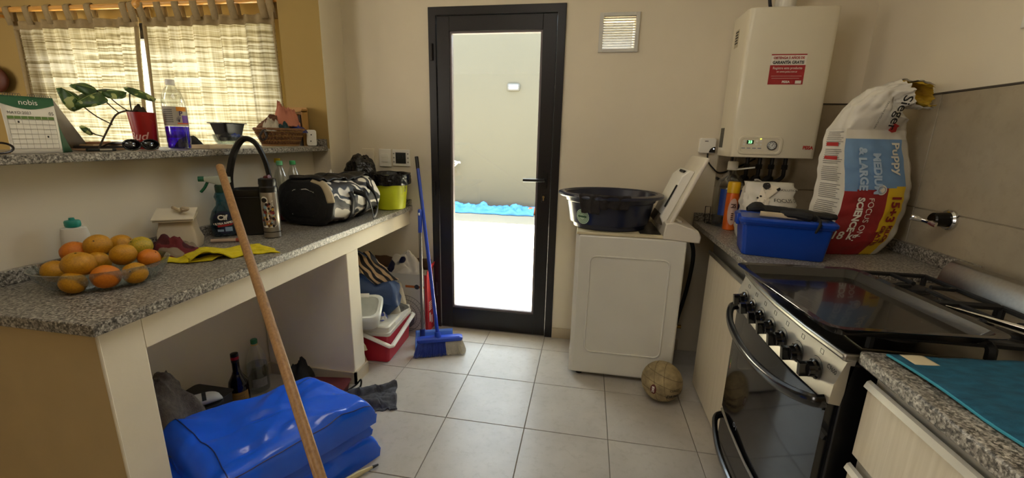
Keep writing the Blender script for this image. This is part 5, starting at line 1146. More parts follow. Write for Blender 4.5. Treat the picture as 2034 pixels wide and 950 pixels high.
# sunglasses, envelopes, phone, book
t = thing('sunglasses', 'dark sunglasses lying open on the ledge before the red tumbler', 'sunglasses', (-1.08, -1.21, ZL)); sgm = mat('sunglass_black', '0e0d0d', .2)
for y0 in (-1.225, -1.155):
    rim = [(-1.065 + .004 * C_(a), y0 + .029 * C_(a), ZL + .022 + .019 * S(a)) for a in [k * PI / 10 for k in range(20)]]
    O('rim', tube(nb(), rim, .003, 6, closed=True), sgm, t); bm = nb(); vs = [bm.verts.new(p) for p in rim]; bm.faces.new(vs); O('lens', bm, thin_glass('dark_lens', (.12, .11, .12), .12, .4), t, solid=.001)
O('bridge', tube(nb(), curve([(-1.062, -1.197, ZL + .028), (-1.062, -1.19, ZL + .031), (-1.062, -1.183, ZL + .028)], 3), .0028, 6), sgm, t)
for y0, s_ in ((-1.255, -1), (-1.125, 1)): O('temple', tube(nb(), curve([(-1.065, y0, ZL + .03), (-1.12, y0 + .005 * s_, ZL + .026), (-1.19, y0 - .01 * s_, ZL + .006)], 4), .003, 6), sgm, t)
for k, (lab, c, x0, y0, w_, l_, r_) in enumerate((('brown envelope at the bottom of the paper pile on the ledge', '8f6f4c', -1.19, -1.25, .10, .16, .1), ('dark notebook in the paper pile on the ledge', '2b241e', -1.20, -1.24, .09, .15, -.1), ('beige envelope in the paper pile on the ledge', 'b79a74', -1.21, -1.235, .08, .13, .25), ('creased tan envelope on top of the paper pile', '9a6a48', -1.20, -1.225, .07, .11, -.25))):
    z = ZL + .001 + k * .0075; mq = Matrix.Translation((x0, y0, z)) @ Matrix.Rotation(r_, 4, 'Z'); bm = nb(); box(bm, -w_ / 2, w_ / 2, -l_ / 2, l_ / 2, 0, .0065, mq)
    tag(O('notebook' if k == 1 else 'envelope', bm, mat('env_' + c, c, .8), bevel=.001), lab, 'notebook' if k == 1 else 'envelope')
t = thing('pocket_knife', 'slim black and steel pen knife at the ledge front beside the calendar', 'knife', (-1.075, -1.33, ZL)); O('body', tube(nb(), [(-1.066, -1.375, ZL + .006), (-1.066, -1.285, ZL + .006)], .0055, 8), bplas, t); O('clip', B(-1.062, -1.059, -1.34, -1.30, ZL + .004, ZL + .010), chrome, t)
tag(O('black_pouch', heap(nb(), -1.21, -.845, ZL, .055, .065, .05, 14, .2, .3, 30, 12), bmatte, ang=2), 'small black pouch behind the violet cleaner bottle', 'pouch')
t = thing('white_box', 'flat white and cream box lying on the ledge beside the violet bottle', 'box', (-1.09, -.83, ZL)); O('carton', B(-1.15, -1.05, -.905, -.775, ZL, ZL + .017), mat('cream_carton', 'c7b493', .7), t, bevel=.001); O('white_end', B(-1.151, -1.049, -.775, -.735, ZL, ZL + .018), paper, t, bevel=.001)
# black tub in a glass bowl
t = thing('glass_bowl', 'small fluted glass bowl holding the black tub and blue wrappers', 'bowl', (-1.16, -.675, ZL))
bm = lathe(nb(), [(.02, .003), (.036, 0), (.040, .004), (.058, .035), (.066, .062), (.063, .062), (.055, .036), (.036, .008), (.02, .007)], (-1.165, -.675, ZL + .001), 48)
for v in bm.verts:
    d = V((v.co.x + 1.165, v.co.y + .675)); a = math.atan2(d.y, d.x); k = 1 + .035 * S(a * 12); v.co.x = -1.165 + d.x * k; v.co.y = -.675 + d.y * k
O('bowl', bm, bowlg, t)
tag(O('black_tub', loft(nb(), [rrect(a, b, .012, z) for a, b, z in ((.030, .042, .03), (.032, .044, .031), (.046, .064, .112), (.054, .073, .113), (.054, .073, .117), (.045, .063, .117), (.030, .042, .04))], Matrix.Translation((-1.165, -.668, ZL + .003))), bplas), 'black rectangular plastic tub standing in the small glass bowl', 'tub')
tag(O('blue_wrapper', heap(nb(), -1.135, -.665, ZL + .052, .016, .04, .022, 31, 0, .9, 24, 8), mat('blue_foil', '182f86', .3), ang=1), 'crumpled shiny blue wrapper in the small glass bowl', 'wrapper')
tag(O('black_wrapper', heap(nb(), -1.13, -.725, ZL + .05, .018, .03, .02, 37, 0, .9, 24, 8), bmatte, ang=1), 'crumpled black wrapper at the left side of the small glass bowl', 'wrapper')
# wicker basket
t = thing('wicker_basket', 'brown wicker basket heaped with cloths at the far end of the ledge', 'basket', (-1.17, -.29, ZL))
wick = mat('wicker_brown', '6a4422', .6, var=.3, vs=40); BKW = V((-1.175, -.285, ZL + .001)); nst = 40
def wp(a, k, o_=0): rx, ry = .075 + .03 * k + o_, .115 + .045 * k + o_; return BKW + V((rx * C_(a), ry * S(a), .008 + .085 * k))
for k in range(11):
    bm = nb(); tube(bm, [wp(2 * PI * i / (2 * nst), k / 10, .0035 * (1 if (i + k) % 2 else -1)) for i in range(2 * nst)], .0048, 5, closed=True); O('woven_strand', bm, wick if k % 3 else mat('wicker_light', '8d6534', .6), t)
bm = nb()
for i in range(nst): tube(bm, [wp(2 * PI * i / nst, 0), wp(2 * PI * i / nst + .12, 1.03)], .0028, 5)
O('stakes', bm, mat('wicker_light', '8d6534'), t)
bm = nb(); tube(bm, [wp(2 * PI * i / 60, 1.04) for i in range(60)], .007, 6, closed=True); O('rim', bm, wick, t)
bm = nb(); lathe(bm, [(.8, 0), (1.0, .002), (1.0, .008), (.5, .01)], tuple(BKW), 40, .074, .114); O('base', bm, wick, t)
bm = nb(); tube(bm, [BKW + V((.078 * C_(a), .118 * S(a), .006)) for a in [i * PI / 25 for i in range(50)]], .006, 6, closed=True); O('foot_ring', bm, mat('wicker_light', '8d6534'), t)
bm = nb(); tube(bm, curve([wp(-PI / 2 + .3, .95), V((-1.13, -.47, ZL + .09)), V((-1.13, -.50, ZL + .06)), V((-1.13, -.485, ZL + .035)), V((-1.14, -.44, ZL + .055)), wp(-PI / 2 + .25, .9)], 6), .004, 6, flat=1.8); O('leather_loop', bm, mat('dark_leather', '2c2018', .6), t)
zb = ZL + .085
tag(O('pink_cloth', heap(nb(), -1.165, -.235, zb + .03, .065, .085, .105, 12, .2, .9, 44, 18, 9), mat('salmon_cloth', 'b5735c', .9, bump=.3, bs=100), ang=2), 'salmon pink cloth heaped on the wicker basket', 'cloth')
tag(O('brown_cloth', heap(nb(), -1.185, -.315, zb + .02, .06, .10, .055, 17, -.2, .7), mat('brown_cloth', '6b4a35', .9), ang=2), 'brown cloth folded over the middle of the wicker basket', 'cloth')
tag(O('plastic_wrap', heap(nb(), -1.15, -.385, zb, .045, .055, .06, 19, .1, .9), mat('milky_film', 'a89f8d', .35, bump=.6, bs=30), ang=1), 'milky crumpled plastic bag at the left side of the wicker basket', 'plastic bag')
tag(O('blue_pack', heap(nb(), -1.115, -.205, zb - .005, .035, .07, .04, 23, .0, .5), mat('blue_foil', '182f86'), ang=1), 'shiny blue packet at the right rim of the wicker basket', 'packet')
tag(O('teal_cloth', heap(nb(), -1.12, -.325, zb - .005, .035, .05, .045, 29, .0, .8), mat('dark_teal_cloth', '1f3f44', .8), ang=2), 'dark teal cloth on the front rim of the wicker basket', 'cloth')
tag(O('magazine', B(-1.16, -1.05, -.56, -.19, ZL, ZL + .0001 + .0015), mat('magazine_paper', 'bdb4a4', .6)), 'flat papers lying on the ledge under the front of the basket', 'papers')
t = thing('letter_rack', 'small wooden box of upright cards against the pillar behind the basket', 'letter rack', (-1.2, -.10, ZL))
O('back_board', B(-1.27, -1.135, -.078, -.070, ZL, ZL + .235), mat('plywood', 'b48a4c', .6), t); O('side_board', B(-1.143, -1.135, -.125, -.078, ZL, ZL + .225), mat('plywood', 'b48a4c'), t); O('top_board', B(-1.27, -1.135, -.125, -.078, ZL + .205, ZL + .212), mat('plywood', 'b48a4c'), t)
for k in range(5): O('card', B(-1.262 + k * .024, -1.25 + k * .024, -.12, -.085, ZL, ZL + .18 + .008 * (k % 3)), (paper, mat('dark_spine', '40362b', .7), mat('grey_card', 'a59c8c'))[k % 3], t)
t = thing('white_remote', 'white rounded plastic holder leaning at the end of the ledge beside the basket', 'device', (-1.10, -.10, ZL))
mr = Matrix.Translation((-1.095, -.112, ZL + .001)) @ Matrix.Rotation(.5, 4, 'Z') @ Matrix.Rotation(-.22, 4, 'X') @ Matrix.Rotation(PI / 2, 4, 'X') @ Matrix.Translation((0, .05, 0))
O('case', loft(nb(), [rrect(.028, .05, .012, z) for z in (-.008, .008)], mr), white_p, t, bevel=.002)
for x, y in ((0, .018), (-.004, -.022)): O('hole', tube(nb(), [mr @ V((x, y, .0078)), mr @ V((x, y, .0092))], .004, 8), ink, t)

# ------------------------------------------------------------------ sticks, brooms
t = thing('broom_stick', 'long wooden broom stick leaning in the foreground across the counter', 'stick', (.40, -2.17, 0))
p1, p0 = V((-.585, -1.338, 1.267)), V((.118, -1.915, .69)); dd = (p0 - p1).normalized(); p9 = p1 + dd * ((p1.z - .03) / -dd.z)
O('stick', tube(nb(), [p1, p1 + dd * .004, p9], [.009, .0118, .0118], 16), stickm, t)
O('broom_socket', tube(nb(), [p9 - dd * .10, p9], [.014, .018], 12), mat('red_plastic', 'b3142a'), t); O('broom_head', box(nb(), -.13, .13, -.025, .025, -.03, .012, Matrix.Translation(p9) @ Matrix.Rotation(.7, 4, 'Z')), mat('red_plastic', 'b3142a'), t, bevel=.005)
# blue broom
t = thing('blue_broom', 'blue broom with blue and white bristles leaning beside the door', 'broom', (-.24, -.24, 0))
e0, e1 = V((-.385, -.235, .085)), V((-.115, -.125, .085)); bx = (e1 - e0).normalized(); by = V((-bx.y, bx.x, 0)); bc = (e0 + e1) / 2
mb2 = Matrix(((bx.x, by.x, 0, bc.x), (bx.y, by.y, 0, bc.y), (0, 0, 1, bc.z), (0, 0, 0, 1)))
bb_ = mat('broom_blue', '1f45b8', .4)
O('brush_block', loft(nb(), [rrect(a, b, .012, z) for a, b, z in ((.142, .024, 0), (.146, .026, .006), (.146, .026, .022), (.13, .018, .030))], mb2), bb_, t)
O('socket', tube(nb(), [mb2 @ V((-.01, .0, .025)), mb2 @ V((-.016, .004, .06))], [.022, .017], 14), bb_, t)
hb, ht = mb2 @ V((-.014, .004, .05)), V((-.513, .160, 1.24)); ha = hb.lerp(ht, .93)
O('handle', tube(nb(), [hb, ha], .0115, 12), mat('handle_blue', '1d3fae', .3), t); O('grip', tube(nb(), [ha, ht], .0125, 12), bplas, t)
for side, (c, a, b) in enumerate((('2a3f96', -.138, .035), ('bdb7a8', .035, .138))):
    bm = nb(); n = 22 if side == 0 else 14
    for k in range(n * 3):
        x = a + (b - a) * ((k % n) + .5 + .3 * (k // n - 1)) / n; y = -.016 + .016 * (k // n)
        for q in range(7):
            dx, dy = R.uniform(-.006, .006), R.uniform(-.008, .008); q0 = mb2 @ V((x, y, .004)); q1 = mb2 @ V((x * 1.2 + dx, y * 1.8 - .028 + dy, -.082 + R.uniform(0, .012))); tube(bm, [q0, q0.lerp(q1, .55) + V((dx * .3, 0, 0)), q1], [.0022, .0021, .0014], 4)
    o = O('bristles', bm, mat('bristle_' + c, c, .6, var=.2, vs=40), t); o['kind'] = 'stuff'
# dustpan with pole
t = thing('dustpan', 'blue dustpan with tall grey pole standing behind the blue broom', 'dustpan', (-.36, -.10, 0))
pb, pt = V((-.395, -.115, .055)), V((-.452, .04, .905)); dv = (pt - pb)
O('pole', tube(nb(), [pb, pb + dv * .84], .0105, 12), mat('grey_metal_pole', '7a7876', .35, .7), t); O('sleeve', tube(nb(), [pb + dv * .82, pb + dv * .99, pt], [.0135, .0135, .009], 12), bb_, t); O('hang_hole', tube(nb(), [pb + dv * .955 + V((0, -.0145, 0)), pb + dv * .975 + V((0, -.0145, 0))], .005, 6), white_p, t)
pm = mat('dustpan_blue', '4f7fe0', .4); px, py = V((.93, .36, 0)).normalized(), V((-.36, .93, 0)).normalized()
def pan(u, v):
    s_ = 2 * u - 1; w_ = .125; p = V((-.315, -.105, .004)) + px * (s_ * w_) + py * (v * .13 - .065)
    p.z += .012 * v + max(.04 * max(0, abs(s_) - .86) / .14 * v, .075 * max(0, v - .80) / .20); return p
bm = nb(); sheet(bm, 30, 22, pan); O('pan', bm, pm, t, solid=.003, ang=.8)
O('pole_clamp', tube(nb(), [pb + V((0, 0, -.045)), pb + dv * .07], .017, 10), mat('dark_blue_clamp', '1a2c70', .5), t)

# ------------------------------------------------------------------ floor: tarp, rag, spatula
CRE = [(R.random(), R.random(), R.uniform(0, PI), R.choice((-1, 1, 1)), R.uniform(.15, .5)) for _ in range(26)]
def pillow(bm, Q, z0, z1, seed, nu=80, nv=64, crease=.018, e=.14):
    Q = [V((*q, 0)) for q in Q]
    def f(u, v):
        p = Q[0].lerp(Q[1], u).lerp(Q[3].lerp(Q[2], u), v); du, dv_ = min(u, 1 - u) / e, min(v, 1 - v) / e
        k = min(1, du) ; k2 = min(1, dv_); k = math.sqrt(max(0, 1 - (1 - k) ** 2.4)) * math.sqrt(max(0, 1 - (1 - k2) ** 2.4))
        rg = abs(nse(p.x * 2.2 + p.y * 1.2 + seed, p.y * 2 - p.x, seed)) * -2.4 + abs(nse(p.x * 6 - p.y * 3, p.y * 5 + p.x * 2, seed + 5)) * -.9
        p.z = z0 + (z1 - z0) * (.30 + .70 * k) + crease * k * (.8 * nse(p.x * 3, p.y * 2 - p.x, seed) + .45 * rg) + .12 * crease * nse(p.x * 16, p.y * 13, seed + 4) * k
        for j_, (cu, cv, an, sg_, ln_) in enumerate(CRE):
            if (j_ + seed) % 2: continue
            du_, dw_ = u - cu, v - cv; al_ = du_ * C_(an) + dw_ * S(an); ac_ = abs(-du_ * S(an) + dw_ * C_(an)); tp_ = max(0, 1 - abs(al_) / ln_)
            p.z += sg_ * .55 * crease * k * tp_ * max(0, 1 - ac_ / .07)
        p.x += .012 * nse(p.y * 9, p.z * 9, seed); p.y += .012 * nse(p.x * 9, p.z * 9, seed + 2); return p
    g = sheet(bm, nu, nv, f); bo = []
    for row in (g[0], [r_[-1] for r_ in g], g[-1][::-1], [r_[0] for r_ in g][::-1]): bo += row[:-1]
    lo = [bm.verts.new((v.co.x * .985 + .015 * Q[0].lerp(Q[2], .5).x, v.co.y * .985 + .015 * Q[0].lerp(Q[2], .5).y, z0)) for v in bo]; n = len(bo)
    for i in range(n): bm.faces.new((bo[i], bo[(i + 1) % n], lo[(i + 1) % n], lo[i]))
    bm.faces.new(lo[::-1]); bmesh.ops.recalc_face_normals(bm, faces=bm.faces[:]); return f
t = thing('blue_tarp', 'folded shiny blue vinyl tarp lying half under the counter', 'tarp', (-.52, -1.36, 0))
vinyl = mat('blue_vinyl', '1460ee', .20, var=.06, vs=5, coat=.4, bump=.05, bs=9, bd=.02); vinyl2 = mat('blue_vinyl_dark', '0b3fae', .3, var=.08)
bm = nb(); pillow(bm, [(-.93, -1.50), (-.50, -1.0), (-.19, -1.10), (-.50, -1.70)], .0, .13, 3); O('lower_fold', bm, vinyl, t, ang=1.2)
bm = nb(); pillow(bm, [(-.92, -1.52), (-.55, -1.05), (-.22, -1.12), (-.50, -1.68)], .115, .20, 8); O('middle_fold', bm, vinyl, t, ang=1.2)
bm = nb(); fu = pillow(bm, [(-.90, -1.46), (-.54, -1.03), (-.19, -1.13), (-.46, -1.66)], .185, .325, 5, crease=.030, e=.12); O('upper_fold', bm, vinyl, t, ang=1.2)
O('seam', tube(nb(), [fu(.08 + .04 * S(k / 20 * 3), k / 20) + V((0, 0, .002)) for k in range(21)], .002, 5), mat('seam_dark', '06206a', .4), t)
O('seam', tube(nb(), [fu(k / 24, .965) + V((0, -.001, .002)) for k in range(1, 24)], .002, 5), mat('seam_dark', '06206a'), t)
def rag(u, v):
    a, b, c, d = V((-.575, -.735, 0)), V((-.37, -.58, 0)), V((-.44, -.87, 0)), V((-.265, -.79, 0)); p = a.lerp(b, u).lerp(c.lerp(d, u), v)
    p += V((.018 * nse(u * 4, v * 4, 2), .022 * nse(u * 5, v * 3, 6), 0)); p.z = .004 + .035 * max(0, S(v * 11 + 2.2 * nse(u * 2, v * 2, 3) + u * 1.5)) * (1 - .4 * u) + .015 * abs(nse(u * 6, v * 6)); return p
bm = nb(); sheet(bm, 44, 50, rag); tag(O('grey_rag', bm, mat('grey_wool', '45464b', .95, var=.3, vs=80, bump=.8, bs=220), solid=.005, offs=1), 'dark grey wool rag crumpled on the floor by the counter pier', 'rag')
t = thing('spatula', 'cream plastic handle with black tip on the floor beside the blue tarp', 'utensil', (-.22, -1.24, 0)); O('handle', tube(nb(), [(-.36, -1.42, .014), (-.225, -1.235, .016), (-.19, -1.19, .014)], [.012, .014, .006], 10, flat=.6), mat('cream_plastic', 'd2c79a', .4), t); O('tip', tube(nb(), [(-.19, -1.19, .014), (-.175, -1.17, .012)], [.007, .004], 8), bplas, t)

# ------------------------------------------------------------------ first bay under the counter
tag(O('crate', loft(nb(), [rrect(a, b, .02, z) for a, b, z in ((.09, .12, 0), (.10, .13, .215), (.105, .135, .22), (.09, .12, .22))], Matrix.Translation((-1.02, -1.22, 0))), mat('dark_crate', '1c1a19', .6)), 'dark crate under the counter holding up the sneaker', 'crate')
def tow(u, v):
    a = -2.6 + 3.6 * u; k = v
    p = V((-.99 + (.03 + .115 * k) * C_(a), -1.405 + (.03 + .185 * k) * S(a) + .02, .445 - .36 * k ** 1.9)); p += V((.035 * nse(u * 9, v * 2.5, 4), .03 * nse(u * 8, v * 3, 8), .025 * nse(u * 6, v * 5, 1))); p.x = max(p.x, -1.135); p.y = max(p.y, -1.652); p.z = max(p.z, .15 if p.x > -.88 else .01); return p
bm = nb(); sheet(bm, 60, 30, tow); tag(O('grey_towel', bm, mat('grey_towelling', '6b6259', 1, var=.3, vs=60, bump=1.0, bs=240, bd=.004), solid=.012, offs=1, ang=2), 'fluffy grey towel draped in a heap under the left end of the counter', 'towel')
t = thing('sneaker', 'white and black sneaker under the edge of the grey towel', 'shoe', (-.95, -1.215, .225))
sm = Matrix.Translation((-.955, -1.26, .222)) @ Matrix.Rotation(.85, 4, 'Z') @ Matrix.Scale(.86, 4)
def shoe(u, v):
    a = 2 * PI * u; L_ = -.12 + .24 * v; e = math.sqrt(max(.02, 1 - (2 * v - 1) ** 4)); wd = .042 * e; h_ = (.045 + .055 * max(0, (.55 - v))) * e
    return sm @ V((L_, wd * C_(a), .022 + h_ * .6 + h_ * .6 * S(a)))
bm = nb(); g = sheet(bm, 24, 20, shoe, wrap=True); bm.faces.new(g[0][::-1]); bm.faces.new(g[-1]); O('upper', bm, mat('sneaker_white', 'b9b6ae', .5), t)
O('sole', loft(nb(), [rrect(.122, .043, .04, z) for z in (0, .02)], sm), bmatte, t, bevel=.004)
for k in (-.3, .3): bm = nb(); sheet(bm, 4, 8, lambda u, v: (shoe(.06 + .38 * v, .56 + .07 * u + k * .3) - sm @ V((0, 0, .05))) * 1.03 + sm @ V((0, 0, .05))); O('stripe', bm, bmatte, t)
t = thing('liquor_bottle', 'dark liquor bottle with gold label under the counter', 'bottle', (-1.005, -.985, 0)); LQ = (-1.01, -.975, .001)
O('bottle', lathe(nb(), [(.038, 0), (.044, .006), (.045, .155), (.040, .185), (.022, .22), (.0165, .24), (.0155, .31), (.017, .315), (.016, .325)], LQ, 28), mat('dark_glass', '0e0a07', .1, coat=.5), t)
O('neck_wrap', lathe(nb(), [(.0168, .285), (.0172, .30), (.0175, .318), (.0168, .33), (.012, .332)], LQ, 20), bplas, t); O('neck_band', lathe(nb(), [(.0172, .300), (.0178, .305), (.0176, .315)], LQ, 20, cap=False), red, t)
lv_ = math.atan2(-2.567 - LQ[1], .624 - LQ[0]); bm = nb(); sheet(bm, 16, 5, lambda u, v: V((LQ[0] + .0457 * C_(lv_ - .9 + 1.8 * u), LQ[1] + .0457 * S(lv_ - .9 + 1.8 * u), .085 + .055 * v))); gl_ = O('label', bm, mat('gold_label', '8f6a24', .6, var=.15, vs=30), t)
for k in range(3): O('label_script', tube(nb(), [V((LQ[0] + .0462 * C_(lv_ - .45 + .9 * q / 16), LQ[1] + .0462 * S(lv_ - .45 + .9 * q / 16), .124 - .014 * k + .003 * S(q * 2.1 + k))) for q in range(17)], .0008, 4), mat('brown_print', '4a1d12'), gl_)
t = thing('water_bottle', 'clear water bottle with green cap standing behind the liquor bottle', 'bottle', (-1.07, -.79, 0)); WQ = (-1.07, -.785, .001)
O('shell', lathe(nb(), [(.04, 0), (.050, .008), (.052, .03), (.050, .10), (.052, .11), (.050, .17), (.042, .215), (.025, .255), (.0145, .272), (.0135, .285)], WQ, 26, cap=False), clear, t)
O('water', lathe(nb(), [(.038, .003), (.048, .009), (.050, .03), (.048, .10), (.050, .11), (.0485, .16)], WQ, 26), thin_glass('clear_water', (.72, .76, .78), .1, .5), t)
O('cap', lathe(nb(), [(.0165, .282), (.0165, .302), (.014, .305)], WQ, 18), mat('green_cap', '2f7a4a', .4), t); O('cap_ring', lathe(nb(), [(.0165, .274), (.0168, .279)], WQ, 18, cap=False), mat('yellow_plastic', 'e3b21a'), t)
wv = math.atan2(-2.567 - WQ[1], .624 - WQ[0]); bm = nb(); sheet(bm, 14, 3, lambda u, v: V((WQ[0] + .0528 * C_(wv - .6 + 1.4 * u), WQ[1] + .0528 * S(wv - .6 + 1.4 * u), .045 + .05 * v))); O('label', bm, mat('label_clear_grey', '8a877f', .5, var=.2, vs=40), t)
tag(O('black_sandal', heap(nb(), -.88, -.70, .001, .075, .055, .15, 43, .5, .35, 40, 16, 10), bmatte, ang=.8), 'black ribbed rubber lump leaning on the counter pier behind the stick', 'footwear')
tag(O('red_tray', loft(nb(), [rrect(a, b, .02, z) for a, b, z in ((.14, .05, .0), (.15, .06, .05), (.155, .065, .052), (.14, .05, .05))], Matrix.Translation((-.74, -.735, 0)) @ Matrix.Rotation(.15, 4, 'Z')), mat('dull_red', '571b1c', .6)), 'dull red low tray behind the folded blue tarp', 'tray')
tag(O('extension_cord', tube(nb(), curve([(-.60, -.70, .006), (-.57, -.66, .02), (-.545, -.65, .05), (-.54, -.665, .02), (-.56, -.69, .006), (-.60, -.72, .006)], 6), .005, 6), hose), 'loop of black cord at the foot of the counter pier', 'cord')

# ------------------------------------------------------------------ second bay under the counter
t = thing('cooler', 'red picnic cooler with white lid and white handle under the counter', 'cooler', (-.665, -.205, 0))
cm = Matrix.Translation((-.665, -.20, .001)) @ Matrix.Rotation(.06, 4, 'Z')
O('body', loft(nb(), [rrect(a, b, .02, z) for a, b, z in ((.135, .175, 0), (.14, .18, .005), (.153, .193, .185))], cm), mat('cooler_red', 'b01f33', .45, var=.06), t)
wd_ = mat('dirty_white_plastic', 'cfcabb', .5, var=.12, vs=14)
O('lid', loft(nb(), [rrect(a, b, .02, z) for a, b, z in ((.156, .196, .182), (.158, .198, .186), (.158, .198, .205), (.152, .192, .208), (.152, .192, .238), (.144, .184, .245))], cm), wd_, t)
O('lid_tray', box(nb(), .152, .1545, -.09, .13, .213, .236, cm), white_p, t, bevel=.001)
hq = [cm @ V(p) for p in ((.154, .185, .19), (.168, .185, .185), (.172, -.02, .135), (.172, -.195, .125), (.165, -.207, .122), (0, -.21, .19), (-.10, -.207, .235))]
O('handle', tube(nb(), [cm @ V(p) for p in ((.158, .185, .175), (.175, .18, .172), (.178, -.205, .130), (.165, -.212, .128), (-.02, -.21, .20))], .011, 8, flat=1.3), white_p, t)
t = thing('sink_basin', 'small white ceramic sink leaning on its side by the cooler', 'sink', (-.69, -.37, .245)); mk = Matrix.Translation((-.665, -.365, .258)) @ Matrix.Rotation(.30, 4, 'Z') @ Matrix.Rotation(.42, 4, 'X')
cer = mat('grimy_ceramic', 'd4d6d0', .25, var=.10, vs=12)
O('basin', loft(nb(), [rrect(a, b, .045, z) for a, b, z in ((.075, .06, 0), (.095, .08, .02), (.115, .098, .10), (.118, .10, .13), (.112, .095, .138), (.095, .080, .136), (.08, .066, .05), (.05, .04, .03))], mk), cer, t, ang=.9)
O('tap_deck', box(nb(), -.075, .03, .07, .10, .136, .145, mk), white_p, t); O('label', box(nb(), -.06, -.02, .068, .07, .12, .145, mk), mat('navy_label', '1a2560', .5), t)
# beige sacks, tote, bags
bs_ = mat('beige_film', 'c7ba98', .6, var=.1, bump=.5, bs=30, bd=.006)
tag(O('beige_sack', heap(nb(), -.69, -.445, .001, .075, .04, .13, 51, 0, .5), bs_, ang=1), 'lower beige plastic sack on the floor between pier and cooler', 'sack'); tag(O('beige_sack', heap(nb(), -.69, -.45, .115, .068, .035, .12, 57, 0, .5), bs_, ang=1), 'upper beige plastic sack squeezed between pier and cooler', 'sack')
t = thing('tote_bag', 'navy tote bag with striped cloth side slumped on the cooler pile', 'bag', (-.75, -.19, .25))
tm = Matrix.Translation((-.70, -.215, .30)) @ Matrix.Rotation(.30, 4, 'Z') @ Matrix.Rotation(.30, 4, 'Y')
rings = [[V((p.x * (1 + .25 * nse(p.x * 14, p.y * 14, z * 11)), p.y * (1 + .3 * nse(p.y * 13, p.x * 14, z * 12 + 3)), z + .03 * nse(p.x * 9, p.y * 9, 3) * (z > .1))) for p in rrect(a, b, .03, z, 6)] for a, b, z in ((.10, .06, -.03), (.135, .085, .0), (.15, .095, .03), (.16, .10, .08), (.15, .09, .12), (.145, .075, .16), (.12, .045, .19), (.09, .02, .20))]
O('body', loft(nb(), rings, tm), mat('navy_tote', '183660', .55, var=.12, bump=.5, bs=14, bd=.012), t, ang=.5)
bm = nb(); q4 = [V((-.80, -.255, .655)), V((-.675, -.235, .675)), V((-.50, -.215, .50)), V((-.63, -.285, .475))]
sheet(bm, 30, 24, lambda u, v: q4[0].lerp(q4[1], u).lerp(q4[3].lerp(q4[2], u), v) + V((0, -.02 * S(v * PI) + .025 * nse(u * 4, v * 4, 2), .02 * nse(u * 5, v * 3, 7)))); O('striped_panel', bm, stripes('tan_black_stripes', '1d1c1e', 'b79a76', 30, (.80, .0, .75)), t, solid=.004)
bm = nb(); tube(bm, curve([(-.79, -.26, .60), (-.77, -.30, .66), (-.74, -.27, .68), (-.69, -.25, .64)], 5), .012, 6, flat=.3); O('strap', bm, mat('navy_tote', '1f3f6c'), t)
tag(O('white_rag', heap(nb(), -.60, -.16, .246, .07, .05, .075, 61, .2, .8), mat('offwhite_rag', 'bdb6a4', .9), ang=1.5), 'off-white crumpled bag on the cooler lid under the tote', 'bag')
tag(O('blue_packet', heap(nb(), -.605, -.27, .246, .04, .05, .045, 63, .4, .8), patch('blue_white_print', ('34408f', '5a68b8', 'd3d2cc'), 24, .5, (.45, .56)), ang=1), 'crumpled blue and white packet on the cooler lid beside the sink', 'packet')
tag(O('grey_dirty_rag', heap(nb(), -.58, -.10, .246, .075, .075, .03, 67, .1, .9), mat('dirty_grey_cloth', '55514a', .95), ang=1.5), 'dirty grey rag at the far end of the cooler lid', 'rag')
# fan box
t = thing('fan_box', 'red and white cardboard box with a printed fan beside the door', 'box', (-.63, .13, 0)); FX0, FX1, FY0, FY1, FZ = -.86, -.428, .070, .185, .435
card_m = mat('box_white_print', 'c9c6c0', .6, var=.05); redp = mat('box_red_print', 'b8202a', .5, var=.12, vs=6)
O('carton', B(FX0, FX1, FY0, FY1, .001, FZ), card_m, t); O('side_print', B(FX1, FX1 + .0012, FY0, FY1, .001, FZ + .03), redp, t)
ff = plane_fn((FX1 - .01, FY0 - .0012, .0), (-1, 0, 0), (0, 0, 1)); fq = lambda x, y: V((FX1 - x, FY0 - .0014, y))
O('red_edge', card(nb(), fq, 0, .018, .002, FZ, (0, -1, 0)), redp, t)
for k in range(5):
    r_ = .155 - .032 * k; bm = nb(); tube(bm, [fq(.175 + r_ * C_(a), .12 + r_ * S(a)) for a in [j * PI / 18 for j in range(36)] if fq(.175 + r_ * C_(a), .12 + r_ * S(a)).x < FX1 - .02 and .12 + r_ * S(a) > .003], .0014, 4); O('printed_grille', bm, mat('fan_print_dark', '2a2c36', .6, var=0), t)
bm = nb()
for k in range(44):
    a = k * 2 * PI / 44; p, q_ = (.175 + .04 * C_(a), .12 + .04 * S(a)), (.175 + .155 * C_(a), .12 + .155 * S(a))
    if q_[1] > .004 and q_[0] > .02: tube(bm, [fq(*p), fq(*q_)], .0006, 3)
O('printed_grille', bm, mat('fan_print_dark', '2a2c36'), t)
bm = nb(); vs = [bm.verts.new(fq(.16 + .06 * C_(a), .10 + .075 * S(a)) + V((0, -.0006, 0))) for a in [j * PI / 12 for j in range(24)]]; bm.faces.new(vs); O('printed_motor', bm, mat('fan_print_grey', '70747f', .6), t)
O('strap_print', card(nb(), fq, .02, .16, .335, .352, (0, -1, 0)), mat('orange_strap_print', 'b5622a', .6), t); bm = nb(); vs = [bm.verts.new(fq(.075 + .018 * C_(a), .343 + .018 * S(a)) + V((0, -.0012, 0))) for a in [j * PI / 8 for j in range(16)]]; bm.faces.new(vs); O('strap_print', bm, mat('fan_print_dark', '2a2c36'), t)
for k in range(5): O('side_print_stroke', card(nb(), lambda x, y: V((FX1 + .0014, .095 + x + .35 * y, .16 + k * .014 + y)), 0, .05, 0, .006, (1, 0, 0)), whiteink, t)
